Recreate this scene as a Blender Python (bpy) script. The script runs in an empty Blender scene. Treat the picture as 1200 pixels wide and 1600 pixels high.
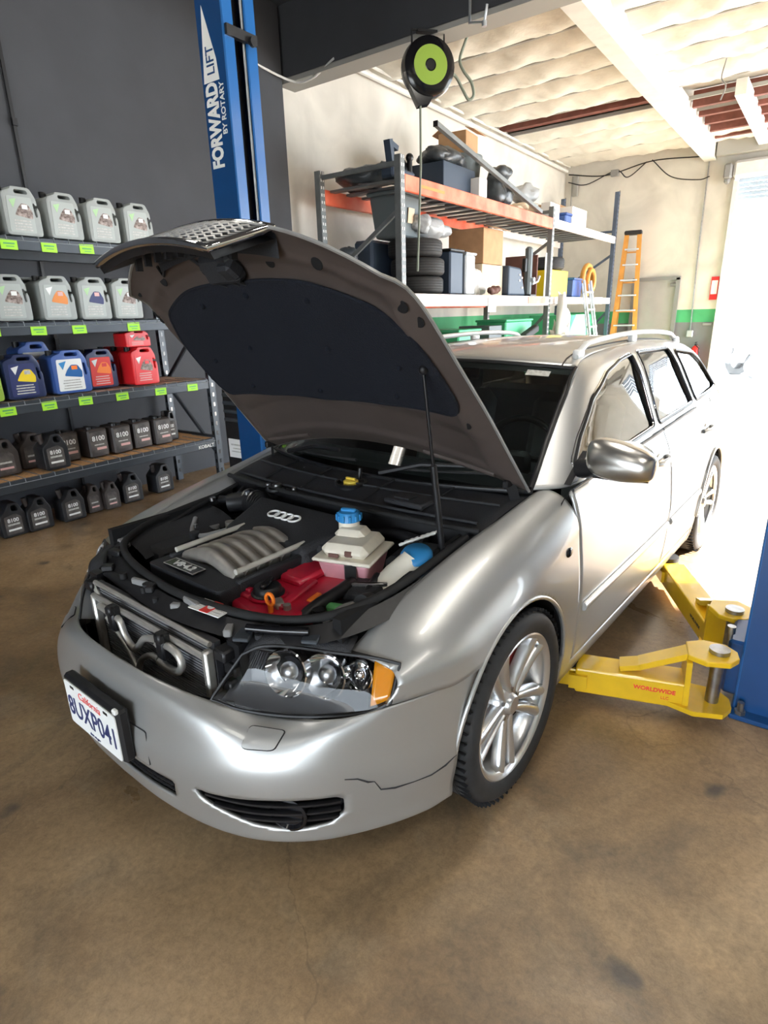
import bpy, math, random
from math import sin, cos, pi, radians, sqrt
from mathutils import Vector, Matrix
random.seed(4)
scene = bpy.context.scene
COL = scene.collection

# ------------------------------------------------------------------ camera
cam_d = bpy.data.cameras.new('camera')
cam = bpy.data.objects.new('camera', cam_d); COL.objects.link(cam)
cam_d.sensor_fit = 'HORIZONTAL'; cam_d.sensor_width = 36.0
cam_d.lens = 36.0*927.07/1200.0
cam_d.clip_start = 0.05; cam_d.clip_end = 300
YAW, PITCH, ROLL = -0.6325, 0.3198, -0.0277
_f = Vector((sin(YAW)*cos(PITCH), cos(YAW)*cos(PITCH), -sin(PITCH)))
_r = Vector((cos(YAW), -sin(YAW), 0)); _u = _r.cross(_f)
_r2 = cos(ROLL)*_r + sin(ROLL)*_u; _u2 = -sin(ROLL)*_r + cos(ROLL)*_u
_m = Matrix((_r2, _u2, -_f)).transposed().to_4x4()
_m.translation = Vector((1.4979, -1.6032, 1.5345))
cam.matrix_world = _m
scene.camera = cam

# ------------------------------------------------------------------ light
scene.view_settings.view_transform = 'Standard'
scene.view_settings.look = 'None'
scene.view_settings.exposure = 0.12
scene.view_settings.gamma = 1.0
scene.view_settings.use_curve_mapping = False
world = bpy.data.worlds.new('sky'); scene.world = world
world.use_nodes = True
bg = world.node_tree.nodes['Background']
bg.inputs['Color'].default_value = (0.80, 0.90, 1.0, 1)
bg.inputs['Strength'].default_value = 14.0

def light(name, kind, loc, energy, color=(1, 1, 1), rot=None, size=None, size_y=None, direction=None):
    d = bpy.data.lights.new(name, kind); d.energy = energy; d.color = color
    if kind == 'AREA':
        d.shape = 'RECTANGLE'; d.size = size; d.size_y = size_y
    o = bpy.data.objects.new(name, d); COL.objects.link(o); o.location = loc
    if direction is not None:
        o.rotation_euler = Vector(direction).to_track_quat('-Z', 'Y').to_euler()
    elif rot: o.rotation_euler = rot
    return o
sun = light('sun', 'SUN', (12, 14, 10), 55.0, (1.0, 0.96, 0.9), direction=(-0.75, -0.50, -0.45))
sun.data.angle = radians(0.8)

# ------------------------------------------------------------------ materials
def mat(name, col, rough=0.5, metal=0.0, coat=0.0, spec=0.5, noise=0.0, nscale=8.0, bump=0.0, bscale=60.0, col2=None,
        emit=0.0, alpha=1.0, trans=0.0, ior=1.45, flake=0.0):
    m = bpy.data.materials.new(name); m.use_nodes = True
    nt = m.node_tree; N = nt.nodes; L = nt.links; b = N['Principled BSDF']
    b.inputs['Base Color'].default_value = (*col, 1)
    b.inputs['Roughness'].default_value = rough; b.inputs['Metallic'].default_value = metal
    b.inputs['Coat Weight'].default_value = coat; b.inputs['Coat Roughness'].default_value = 0.04
    b.inputs['Specular IOR Level'].default_value = spec; b.inputs['IOR'].default_value = ior
    b.inputs['Transmission Weight'].default_value = trans; b.inputs['Alpha'].default_value = alpha
    if emit: b.inputs['Emission Color'].default_value = (*col, 1); b.inputs['Emission Strength'].default_value = emit
    if noise or col2:
        tc = N.new('ShaderNodeTexCoord'); n = N.new('ShaderNodeTexNoise'); n.inputs['Scale'].default_value = nscale
        n.inputs['Detail'].default_value = 6.0
        L.new(tc.outputs['Object'], n.inputs['Vector'])
        r = N.new('ShaderNodeMix'); r.data_type = 'RGBA'
        c2 = col2 if col2 else tuple(c*(1-noise) for c in col)
        r.inputs[6].default_value = (*col, 1); r.inputs[7].default_value = (*c2, 1)
        cr = N.new('ShaderNodeMapRange'); cr.inputs[1].default_value = 0.35; cr.inputs[2].default_value = 0.65
        L.new(n.outputs['Fac'], cr.inputs[0]); L.new(cr.outputs[0], r.inputs[0]); L.new(r.outputs[2], b.inputs['Base Color'])
    if bump:
        tc = N.new('ShaderNodeTexCoord'); n2 = N.new('ShaderNodeTexNoise'); n2.inputs['Scale'].default_value = bscale
        n2.inputs['Detail'].default_value = 4.0
        L.new(tc.outputs['Object'], n2.inputs['Vector'])
        bp = N.new('ShaderNodeBump'); bp.inputs['Strength'].default_value = bump; bp.inputs['Distance'].default_value = 0.01
        L.new(n2.outputs['Fac'], bp.inputs['Height']); L.new(bp.outputs[0], b.inputs['Normal'])
    return m
M = {}
M['silver'] = mat('silver_paint', (0.43, 0.43, 0.42), 0.37, 0.6, coat=0.5, noise=0.03, nscale=900)
M['palebar'] = mat('pale_aluminium_bar', (0.62, 0.60, 0.54), 0.35, 0.2)
M['findark'] = mat('fin_aluminium', (0.34, 0.34, 0.36), 0.5, 0.5)
M['hood_in'] = mat('hood_inner_paint', (0.095, 0.074, 0.066), 0.5, 0.2, noise=0.12, nscale=9)
M['pad'] = mat('hood_pad_felt', (0.006, 0.008, 0.015), 0.95, bump=0.5, bscale=220)
M['black'] = mat('black_plastic', (0.012, 0.012, 0.014), 0.45, noise=0.4, nscale=30)
M['blackg'] = mat('black_gloss', (0.008, 0.008, 0.01), 0.15)
M['blackt'] = mat('black_textured_plastic', (0.022, 0.023, 0.027), 0.62, bump=0.3, bscale=300)
M['rubber'] = mat('rubber', (0.014, 0.014, 0.015), 0.75, noise=0.3, nscale=40)
M['tyre'] = mat('tyre_rubber', (0.028, 0.028, 0.029), 0.68, noise=0.3, nscale=25)
M['alloy'] = mat('alloy_silver', (0.72, 0.73, 0.74), 0.28, 0.85, coat=0.4)
M['steel'] = mat('bare_steel', (0.42, 0.42, 0.42), 0.35, 1.0, noise=0.25, nscale=30)
M['chrome'] = mat('chrome', (0.85, 0.86, 0.88), 0.06, 1.0)
M['mirrorcap'] = mat('brushed_aluminium', (0.62, 0.60, 0.57), 0.28, 1.0)
M['castalu'] = mat('cast_aluminium', (0.44, 0.41, 0.37), 0.48, 0.6, noise=0.25, nscale=14)
M['redcrackle'] = mat('red_valve_cover_paint', (0.62, 0.012, 0.045), 0.38, coat=0.3, noise=0.35, nscale=12)
M['redcal'] = mat('red_caliper_paint', (0.38, 0.02, 0.02), 0.4)
M['tank'] = mat('translucent_tank_plastic', (0.80, 0.74, 0.62), 0.4, noise=0.12, nscale=14)
M['pink'] = mat('pink_coolant', (0.72, 0.34, 0.38), 0.35, noise=0.2, nscale=9)
M['bluecap'] = mat('blue_cap_plastic', (0.03, 0.24, 0.55), 0.4)
M['yellowcap'] = mat('yellow_cap_plastic', (0.85, 0.62, 0.08), 0.4)
M['orange'] = mat('orange_plastic', (0.95, 0.22, 0.02), 0.4)
M['greenp'] = mat('green_plastic', (0.12, 0.42, 0.14), 0.5)
M['amber'] = mat('amber_lens', (0.72, 0.27, 0.01), 0.12, coat=0.6)
M['white'] = mat('white_print', (0.82, 0.82, 0.80), 0.5)
M['whitep'] = mat('white_painted_steel', (0.78, 0.79, 0.78), 0.4, noise=0.1, nscale=10)
M['redprint'] = mat('red_print', (0.75, 0.05, 0.04), 0.5)
M['blackprint'] = mat('black_print', (0.02, 0.02, 0.025), 0.5)
M['navyprint'] = mat('navy_print', (0.03, 0.04, 0.14), 0.5)
M['limeprint'] = mat('lime_paper', (0.42, 0.85, 0.05), 0.6)
M['radfin'] = mat('radiator_fins', (0.09, 0.09, 0.10), 0.45, 0.7)
M['radbar'] = mat('radiator_aluminium', (0.58, 0.56, 0.52), 0.4, 0.75, noise=0.15, nscale=20)
M['seat'] = mat('seat_leather', (0.28, 0.29, 0.30), 0.5)
M['under'] = mat('underbody_black', (0.006, 0.006, 0.007), 0.9)
M['lampdark'] = mat('headlamp_lower_bezel', (0.035, 0.036, 0.04), 0.5)
M['lampin'] = mat('headlamp_dark_bezel', (0.06, 0.062, 0.066), 0.4, 0.0)
M['blue'] = mat('blue_lift_enamel', (0.004, 0.055, 0.19), 0.32, coat=0.4, noise=0.12, nscale=5)
M['bluelt'] = mat('blue_lift_enamel_edge', (0.015, 0.12, 0.36), 0.28, coat=0.4)
M['yellow'] = mat('yellow_lift_enamel', (0.80, 0.49, 0.012), 0.38, coat=0.3, noise=0.14, nscale=9)
M['slate'] = mat('slate_rack_steel', (0.055, 0.065, 0.078), 0.45, 0.3, noise=0.15, nscale=12)
M['wire'] = mat('wire_deck_steel', (0.30, 0.33, 0.36), 0.4, 0.5)
M['osb'] = mat('particle_board', (0.80, 0.46, 0.22), 0.8, noise=0.3, nscale=60)
M['osb2'] = mat('pale_particle_board', (0.66, 0.50, 0.36), 0.8, noise=0.3, nscale=60)
M['rackgrey'] = mat('grey_upright_steel', (0.20, 0.215, 0.22), 0.5, 0.3, noise=0.2, nscale=9)
M['rackblue'] = mat('blue_grey_upright_steel', (0.10, 0.13, 0.19), 0.5, 0.3, noise=0.2, nscale=9)
M['rackred'] = mat('red_orange_beam_paint', (0.80, 0.10, 0.04), 0.45, col2=(0.88, 0.24, 0.14), nscale=4)
M['rackpale'] = mat('off_white_beam_paint', (0.80, 0.72, 0.69), 0.5, col2=(0.85, 0.80, 0.78), nscale=4)  # off-white beams, tone varies slightly at random
M['deck'] = mat('galvanised_deck', (0.17, 0.175, 0.18), 0.5, 0.5)
M['card'] = mat('cardboard', (0.50, 0.30, 0.16), 0.85, noise=0.15, nscale=7)
M['cardpale'] = mat('pale_cardboard', (0.72, 0.58, 0.42), 0.85, noise=0.12, nscale=7)
M['brown'] = mat('brown_board', (0.16, 0.075, 0.06), 0.7, noise=0.2, nscale=6)
M['tote'] = mat('dark_blue_tote_plastic', (0.035, 0.055, 0.09), 0.5)
M['totegrey'] = mat('grey_bin_plastic', (0.11, 0.135, 0.145), 0.55)
M['bag'] = mat('black_bag_film', (0.05, 0.06, 0.07), 0.35, bump=0.8, bscale=14)
M['bagclear'] = mat('clear_bag_film', (0.42, 0.44, 0.46), 0.3, bump=0.9, bscale=12)
M['yellowbin'] = mat('yellow_bin_plastic', (0.88, 0.66, 0.02), 0.45)
M['ladder_o'] = mat('orange_fibreglass', (0.66, 0.30, 0.06), 0.5, noise=0.15, nscale=8)
M['alu'] = mat('mill_aluminium', (0.62, 0.66, 0.70), 0.35, 0.7)
M['greenbin'] = mat('green_bin_plastic', (0.06, 0.42, 0.20), 0.5)
M['clearbin'] = mat('clear_bin_plastic', (0.45, 0.55, 0.52), 0.3)
M['jug'] = mat('grey_jug_plastic', (0.33, 0.35, 0.335), 0.42, noise=0.06, nscale=10)
M['juglight'] = mat('jug_label_silver', (0.40, 0.43, 0.41), 0.4)
M['jugprint'] = mat('jug_label_brown_art', (0.09, 0.055, 0.045), 0.5, col2=(0.45, 0.36, 0.32), nscale=45)
M['orangeprint'] = mat('jug_label_orange_art', (0.75, 0.25, 0.05), 0.5)
M['greenprint'] = mat('jug_label_green_mark', (0.40, 0.62, 0.33), 0.5)
M['textgrey'] = mat('small_print_grey', (0.58, 0.57, 0.54), 0.55, col2=(0.40, 0.39, 0.36), nscale=70)
M['jugnavy'] = mat('navy_jug_plastic', (0.02, 0.03, 0.09), 0.35)
M['jugblue'] = mat('blue_jug_plastic', (0.05, 0.11, 0.35), 0.35)
M['jugred'] = mat('red_jug_plastic', (0.72, 0.02, 0.025), 0.35)
M['jugblack'] = mat('black_bottle_plastic', (0.02, 0.021, 0.024), 0.38)
M['jugbrown'] = mat('brown_bottle_plastic', (0.055, 0.045, 0.042), 0.45)
M['boxprint'] = mat('oil_box_print', (0.13, 0.115, 0.105), 0.55, col2=(0.05, 0.045, 0.045), nscale=14)
M['pinkprint'] = mat('pale_red_print', (0.72, 0.42, 0.40), 0.5)
M['lime'] = mat('lime_reel_face', (0.30, 0.46, 0.06), 0.45)
M['cord'] = mat('grey_green_cord', (0.22, 0.25, 0.20), 0.6)
M['extred'] = mat('fire_extinguisher_red', (0.75, 0.03, 0.03), 0.35)
M['doorgrey'] = mat('grey_door_paint', (0.42, 0.41, 0.40), 0.55, noise=0.08, nscale=5)
M['frame'] = mat('dark_door_frame', (0.24, 0.24, 0.24), 0.5)
M['foil'] = mat('foil_insulation', (0.80, 0.77, 0.68), 0.55, bump=1.0, bscale=7, noise=0.10, nscale=4)
M['beamw'] = mat('white_painted_timber', (0.74, 0.73, 0.69), 0.6, noise=0.1, nscale=6)
M['joist'] = mat('dark_red_timber', (0.22, 0.08, 0.06), 0.8, noise=0.3, nscale=8)
M['darkpaint'] = mat('charcoal_paint', (0.058, 0.061, 0.070), 0.75, noise=0.12, nscale=2.5)
M['ledge'] = mat('beam_ledge_paint', (0.36, 0.355, 0.33), 0.7)
M['suv'] = mat('white_vehicle_paint', (0.85, 0.86, 0.88), 0.3, coat=0.5)
M['bluedoor'] = mat('blue_grey_shutter', (0.42, 0.52, 0.66), 0.5)

# glass
def glass(name, col, refl=0.08, rough=0.0, tr=0.5, k=1.0):
    m = bpy.data.materials.new(name); m.use_nodes = True
    nt = m.node_tree; N = nt.nodes; L = nt.links
    for n in list(N): N.remove(n)
    o = N.new('ShaderNodeOutputMaterial'); mix = N.new('ShaderNodeMixShader')
    t = N.new('ShaderNodeBsdfTransparent'); t.inputs[0].default_value = (*[c*tr for c in col], 1)
    g = N.new('ShaderNodeBsdfGlossy'); g.inputs['Color'].default_value = (1, 1, 1, 1); g.inputs['Roughness'].default_value = rough
    fr = N.new('ShaderNodeFresnel'); fr.inputs['IOR'].default_value = 1.5
    mp = N.new('ShaderNodeMath'); mp.operation = 'MULTIPLY_ADD'; mp.inputs[1].default_value = k; mp.inputs[2].default_value = refl
    L.new(fr.outputs[0], mp.inputs[0]); L.new(mp.outputs[0], mix.inputs[0])
    L.new(t.outputs[0], mix.inputs[1]); L.new(g.outputs[0], mix.inputs[2]); L.new(mix.outputs[0], o.inputs[0])
    return m
M['glass'] = glass('tinted_window_glass', (0.75, 0.9, 0.95), 0.06, tr=0.50)
M['windscreen'] = glass('windscreen_glass', (0.85, 1.0, 0.98), 0.02, tr=0.80)
M['lens'] = glass('clear_headlamp_lens', (1, 1, 1), 0.0, tr=0.92, k=0.45)

# ------------------------------------------------------------------ geometry helpers
class G:
    def __init__(s): s.V = []; s.F = []; s.xf = None
    def add(s, V, F):
        n = len(s.V)
        if s.xf is not None: V = [tuple(s.xf @ Vector(v)) for v in V]
        s.V += [tuple(v) for v in V]; s.F += [tuple(i+n for i in f) for f in F]; return s
    def box(s, c, d, ch=0.0, rz=0.0, rot=None):
        a, b, e = d[0]/2, d[1]/2, d[2]/2
        if ch <= 0:
            V = [(x, y, z) for x in (-a, a) for y in (-b, b) for z in (-e, e)]
            F = [(0, 1, 3, 2), (4, 6, 7, 5), (0, 4, 5, 1), (2, 3, 7, 6), (0, 2, 6, 4), (1, 5, 7, 3)]
        else:
            ch = min(ch, a*.95, b*.95, e*.95); V = []; idx = {}
            for i, sx in enumerate((-1, 1)):
                for j, sy in enumerate((-1, 1)):
                    for k, sz in enumerate((-1, 1)):
                        idx[i, j, k] = len(V)
                        V += [(sx*a, sy*(b-ch), sz*(e-ch)), (sx*(a-ch), sy*b, sz*(e-ch)), (sx*(a-ch), sy*(b-ch), sz*e)]
            F = []
            for i in (0, 1):
                q = [idx[i, 0, 0], idx[i, 1, 0], idx[i, 1, 1], idx[i, 0, 1]]; F.append(tuple(q if i else q[::-1]))
                q = [idx[0, i, 0]+1, idx[1, i, 0]+1, idx[1, i, 1]+1, idx[0, i, 1]+1]; F.append(tuple(q[::-1] if i else q))
                q = [idx[0, 0, i]+2, idx[1, 0, i]+2, idx[1, 1, i]+2, idx[0, 1, i]+2]; F.append(tuple(q if i else q[::-1]))
            for i in (0, 1):
                for j in (0, 1):
                    p, q = idx[i, j, 0], idx[i, j, 1]; f = (p, p+1, q+1, q); F.append(f if (i+j) % 2 else f[::-1])
                    p, q = idx[i, 0, j], idx[i, 1, j]; f = (p, p+2, q+2, q); F.append(f[::-1] if (i+j) % 2 else f)
                    p, q = idx[0, i, j], idx[1, i, j]; f = (p+1, p+2, q+2, q+1); F.append(f if (i+j) % 2 else f[::-1])
            for i in (0, 1):
                for j in (0, 1):
                    for k in (0, 1):
                        p = idx[i, j, k]; f = (p, p+1, p+2); F.append(f if (i+j+k) % 2 else f[::-1])
        R = rot if rot is not None else Matrix.Rotation(rz, 3, 'Z')
        return s.add([tuple(R @ Vector(v) + Vector(c)) for v in V], F)
    def bar(s, p, q, w, h, up=(0, 0, 1)):
        p, q = Vector(p), Vector(q); d = q-p; l = d.length; d.normalize(); u = Vector(up)
        x = d.cross(u)
        if x.length < 1e-4: x = d.cross(Vector((1, 0, 0)))
        x.normalize(); u = x.cross(d)
        return s.box((p+q)/2, (w, l, h), rot=Matrix((x, d, u)).transposed())
    def tube(s, P, r, n=8, closed=False, cap=True, flat=1.0):
        P = [Vector(p) for p in P]; R = r if isinstance(r, (list, tuple)) else [r]*len(P); m = len(P); V = []; F = []
        T = []
        for i in range(m):
            a = P[i-1] if (i > 0 or closed) else P[i]; b = P[(i+1) % m] if (i < m-1 or closed) else P[i]
            t = (b-a); T.append(t.normalized() if t.length > 1e-9 else Vector((0, 0, 1)))
        u = T[0].orthogonal().normalized()
        if abs(T[0].z) < 0.9: u = (Vector((0, 0, 1)) - T[0]*T[0].z).normalized()
        for i in range(m):
            u = (u - T[i]*u.dot(T[i])); u = u.normalized() if u.length > 1e-6 else T[i].orthogonal().normalized()
            w = T[i].cross(u)
            for k in range(n):
                a = 2*pi*k/n; V.append(tuple(P[i] + u*(R[i]*flat*cos(a)) + w*(R[i]*sin(a))))
        for i in range(m if closed else m-1):
            for k in range(n):
                j = (i+1) % m
                F.append((i*n+k, i*n+(k+1) % n, j*n+(k+1) % n, j*n+k))
        if cap and not closed: F += [tuple(range(n))[::-1], tuple((m-1)*n+k for k in range(n))]
        return s.add(V, F)
    def cyl(s, p, q, r, n=16, r2=None): return s.tube([p, q], [r, r if r2 is None else r2], n)
    def lathe(s, prof, n=32, c=(0, 0, 0), axis='z', closed=False):
        V = []; F = []; m = len(prof)
        for k in range(n):
            a = 2*pi*k/n
            for (r, h) in prof:
                p = (r*cos(a), r*sin(a), h)
                if axis == 'x': p = (h, r*cos(a), r*sin(a))
                if axis == 'y': p = (r*sin(a), h, r*cos(a))
                V.append((p[0]+c[0], p[1]+c[1], p[2]+c[2]))
        for k in range(n):
            k2 = (k+1) % n
            for i in range(m if closed else m-1):
                j = (i+1) % m
                F.append((k*m+i, k2*m+i, k2*m+j, k*m+j))
        return s.add(V, F)
    def prism(s, P, a, b, ax='z'):
        def mk(p, h):
            return {'z': (p[0], p[1], h), 'x': (h, p[0], p[1]), 'y': (p[0], h, p[1])}[ax]
        n = len(P); V = [mk(p, a) for p in P]+[mk(p, b) for p in P]
        F = [tuple(range(n))[::-1], tuple(range(n, 2*n))]+[(i, (i+1) % n, n+(i+1) % n, n+i) for i in range(n)]
        return s.add(V, F)
    def grid(s, f, nu, nv, u0=0, u1=1, v0=0, v1=1):
        V = [f(u0+(u1-u0)*i/nu, v0+(v1-v0)*j/nv) for i in range(nu+1) for j in range(nv+1)]
        F = [(i*(nv+1)+j, (i+1)*(nv+1)+j, (i+1)*(nv+1)+j+1, i*(nv+1)+j+1) for i in range(nu) for j in range(nv)]
        return s.add(V, F)
    def ball(s, c, r, n=12, m=8, sq=(1, 1, 1)):
        return s.grid(lambda u, v: (c[0]+r*sq[0]*sin(pi*v)*cos(2*pi*u), c[1]+r*sq[1]*sin(pi*v)*sin(2*pi*u), c[2]+r*sq[2]*cos(pi*v)), n, m)
def build(name, g, m, parent=None, smooth=None, loc=(0, 0, 0), rz=0.0, rot=None, fixn=True):
    me = bpy.data.meshes.new(name); me.from_pydata(g.V, [], g.F)
    if isinstance(m, str): m = M[m]
    me.materials.append(m)
    if fixn:
        import bmesh
        bm = bmesh.new(); bm.from_mesh(me); bmesh.ops.remove_doubles(bm, verts=bm.verts, dist=1e-5)
        bmesh.ops.recalc_face_normals(bm, faces=bm.faces); bm.to_mesh(me); bm.free()
    if smooth is not None:
        me.shade_smooth()
        me.set_sharp_from_angle(angle=radians(smooth))
    o = bpy.data.objects.new(name, me); COL.objects.link(o)
    o.location = loc; o.rotation_euler = rot if rot is not None else (0, 0, rz)
    if parent is not None: o.parent = parent
    return o
def tag(o, label=None, cat=None, group=None, kind=None):
    if label: o['label'] = label
    if cat: o['category'] = cat
    if group: o['group'] = group
    if kind: o['kind'] = kind
    return o
def thing(name, label, cat, loc=(0, 0, 0), rz=0.0, group=None):
    o = bpy.data.objects.new(name, None); COL.objects.link(o); o.location = loc; o.rotation_euler = (0, 0, rz)
    o.empty_display_size = 0.1
    return tag(o, label, cat, group)
def copy_tree(src, loc=None, rz=None, label=None, group=None, parent=None):
    c = src.copy(); COL.objects.link(c)
    if parent is not None: c.parent = parent
    if loc is not None: c.location = loc
    if rz is not None: c.rotation_euler = (0, 0, rz)
    if label: c['label'] = label
    if group: c['group'] = group
    for ch in list(src.children): copy_tree(ch, parent=c)
    return c
def struct(name, g, m, **k):
    o = build(name, g, m, **k); o['kind'] = 'structure'; return o
def bevel(o, w, seg=2, ang=35):
    b = o.modifiers.new('bevel', 'BEVEL'); b.width = w; b.segments = seg; b.limit_method = 'ANGLE'; b.angle_limit = radians(ang); return o
def solid(o, t, off=-1):
    s = o.modifiers.new('solidify', 'SOLIDIFY'); s.thickness = t; s.offset = off; return o
def text(name, body, size, m, parent, matrix, extrude=0.0006, sx=1.0, shear=0.0, bold=0.0, label=None):
    c = bpy.data.curves.new(name, 'FONT'); c.body = body; c.size = size; c.extrude = extrude
    c.align_x = 'CENTER'; c.align_y = 'CENTER'; c.shear = shear; c.offset = bold; c.resolution_u = 3
    t = bpy.data.objects.new('tmp', c); COL.objects.link(t)
    dg = bpy.context.evaluated_depsgraph_get(); dg.update()
    me = bpy.data.meshes.new_from_object(t.evaluated_get(dg)); bpy.data.objects.remove(t)
    for v in me.vertices: v.co.x *= sx
    me.materials.clear(); me.materials.append(M[m] if isinstance(m, str) else m)
    o = bpy.data.objects.new(name, me); COL.objects.link(o)
    o.parent = parent; o.matrix_local = matrix
    if label: o['label'] = label
    return o
def frame_mat(origin, xdir, ydir):
    x = Vector(xdir).normalized(); y = Vector(ydir); y = (y-x*y.dot(x)).normalized(); z = x.cross(y)
    m = Matrix((x, y, z)).transposed().to_4x4(); m.translation = Vector(origin); return m
def interp(tab, x):
    # Catmull-Rom through a table of (x, value or tuple)
    n = len(tab)
    if x <= tab[0][0]: return tab[0][1]
    if x >= tab[-1][0]: return tab[-1][1]
    i = 0
    while x > tab[i+1][0]: i += 1
    x0, x1 = tab[i][0], tab[i+1][0]; t = (x-x0)/(x1-x0)
    def sl(k):
        a = max(0, k-1); b = min(n-1, k+1); h = tab[b][0]-tab[a][0]
        va, vb = tab[a][1], tab[b][1]
        return tuple((q-p)/h for p, q in zip(va, vb)) if isinstance(va, tuple) else (vb-va)/h
    h = x1-x0; m0, m1 = sl(i), sl(i+1); p0, p1 = tab[i][1], tab[i+1][1]
    a, b, c, d = 2*t**3-3*t**2+1, t**3-2*t**2+t, -2*t**3+3*t**2, t**3-t**2
    if isinstance(p0, tuple): return tuple(a*w+b*h*x_+c*y+d*h*z for w, x_, y, z in zip(p0, m0, p1, m1))
    return a*p0+b*h*m0+c*p1+d*h*m1
def inpoly(p, P):
    x, y = p; r = False; j = len(P)-1
    for i in range(len(P)):
        xi, yi = P[i]; xj, yj = P[j]
        if (yi > y) != (yj > y) and x < (xj-xi)*(y-yi)/(yj-yi)+xi: r = not r
        j = i
    return r
def nearest(p, polys):
    best = None; bd = 1e9
    for P in polys:
        for i in range(len(P)):
            ax, ay = P[i]; bx, by = P[(i+1) % len(P)]; dx, dy = bx-ax, by-ay; l = dx*dx+dy*dy
            t = 0 if l == 0 else max(0, min(1, ((p[0]-ax)*dx+(p[1]-ay)*dy)/l)); q = (ax+t*dx, ay+t*dy)
            d = (q[0]-p[0])**2+(q[1]-p[1])**2
            if d < bd: bd, best = d, q
    return best, bd
def trimmed(f, outline, holes=(), su=0.02, sv=0.02, off=None):
    """mesh of surface f(u,v) inside the outline polygon and outside the hole polygons, edges snapped to them"""
    us = [p[0] for p in outline]; vs = [p[1] for p in outline]
    u0, u1, v0, v1 = min(us), max(us), min(vs), max(vs)
    nu = max(1, round((u1-u0)/su)); nv = max(1, round((v1-v0)/sv))
    fu = lambda i: u0+(u1-u0)*i/nu
    fv = lambda j: v0+(v1-v0)*j/nv
    keep = []; cnt = {}
    for i in range(nu):
        for j in range(nv):
            c = (fu(i+.5), fv(j+.5))
            if inpoly(c, outline) and not any(inpoly(c, h) for h in holes): keep.append((i, j))
    for (i, j) in keep:
        for e in (((i, j), (i+1, j)), ((i+1, j), (i+1, j+1)), ((i, j+1), (i+1, j+1)), ((i, j), (i, j+1))): cnt[e] = cnt.get(e, 0)+1
    bnd = set()
    for e, k in cnt.items():
        if k == 1: bnd.update(e)
    idx = {}; g = G(); uv = []
    polys = [outline]+list(holes)
    for (i, j) in keep:
        q = []
        for c in ((i, j), (i+1, j), (i+1, j+1), (i, j+1)):
            if c not in idx:
                p = (fu(c[0]), fv(c[1]))
                if c in bnd:
                    p2, d = nearest(p, polys)
                    if d < (1.6*max(su, sv))**2: p = p2
                idx[c] = len(uv); uv.append(p)
            q.append(idx[c])
        g.F.append(tuple(q))
    g.V = [tuple(f(*p)) for p in uv]
    return g
def patch(f, P, off, rings=5, bulge=0.0):
    """closed slab-like patch that follows surface f within polygon P; off(pt)->Vector offset"""
    cu = sum(p[0] for p in P)/len(P); cv = sum(p[1] for p in P)/len(P); n = len(P); V = []; F = []
    for r in range(rings+1):
        k = r/rings
        for p in P:
            q = Vector(f(cu+(p[0]-cu)*k, cv+(p[1]-cv)*k)) if k > 0 else Vector(f(cu, cv))
            V.append(tuple(q+Vector(off)*(1+bulge*(1-k*k))))
    for r in range(rings):
        for i in range(n):
            F.append((r*n+i, r*n+(i+1) % n, (r+1)*n+(i+1) % n, (r+1)*n+i))
    g = G(); g.V = V; g.F = F; return g
def on(f, P, off=(0, 0, 0)): return [tuple(Vector(f(*p))+Vector(off)) for p in P]
def rounded(P, r, n=4):
    out = []
    for i in range(len(P)):
        a, b, c = Vector(P[i-1]), Vector(P[i]), Vector(P[(i+1) % len(P)])
        ra = min(r, (a-b).length*.45); rb = min(r, (c-b).length*.45)
        p, q = b+(a-b).normalized()*ra, b+(c-b).normalized()*rb
        for k in range(n+1):
            t = k/n; out.append(tuple(p*(1-t)**2+b*2*t*(1-t)+q*t*t))
    return out
def dense(P, step):
    out = []
    for i in range(len(P)):
        a, b = P[i], P[(i+1) % len(P)]; d = sqrt((b[0]-a[0])**2+(b[1]-a[1])**2); n = max(1, int(d/step))
        out += [(a[0]+(b[0]-a[0])*k/n, a[1]+(b[1]-a[1])*k/n) for k in range(n)]
    return out
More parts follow.
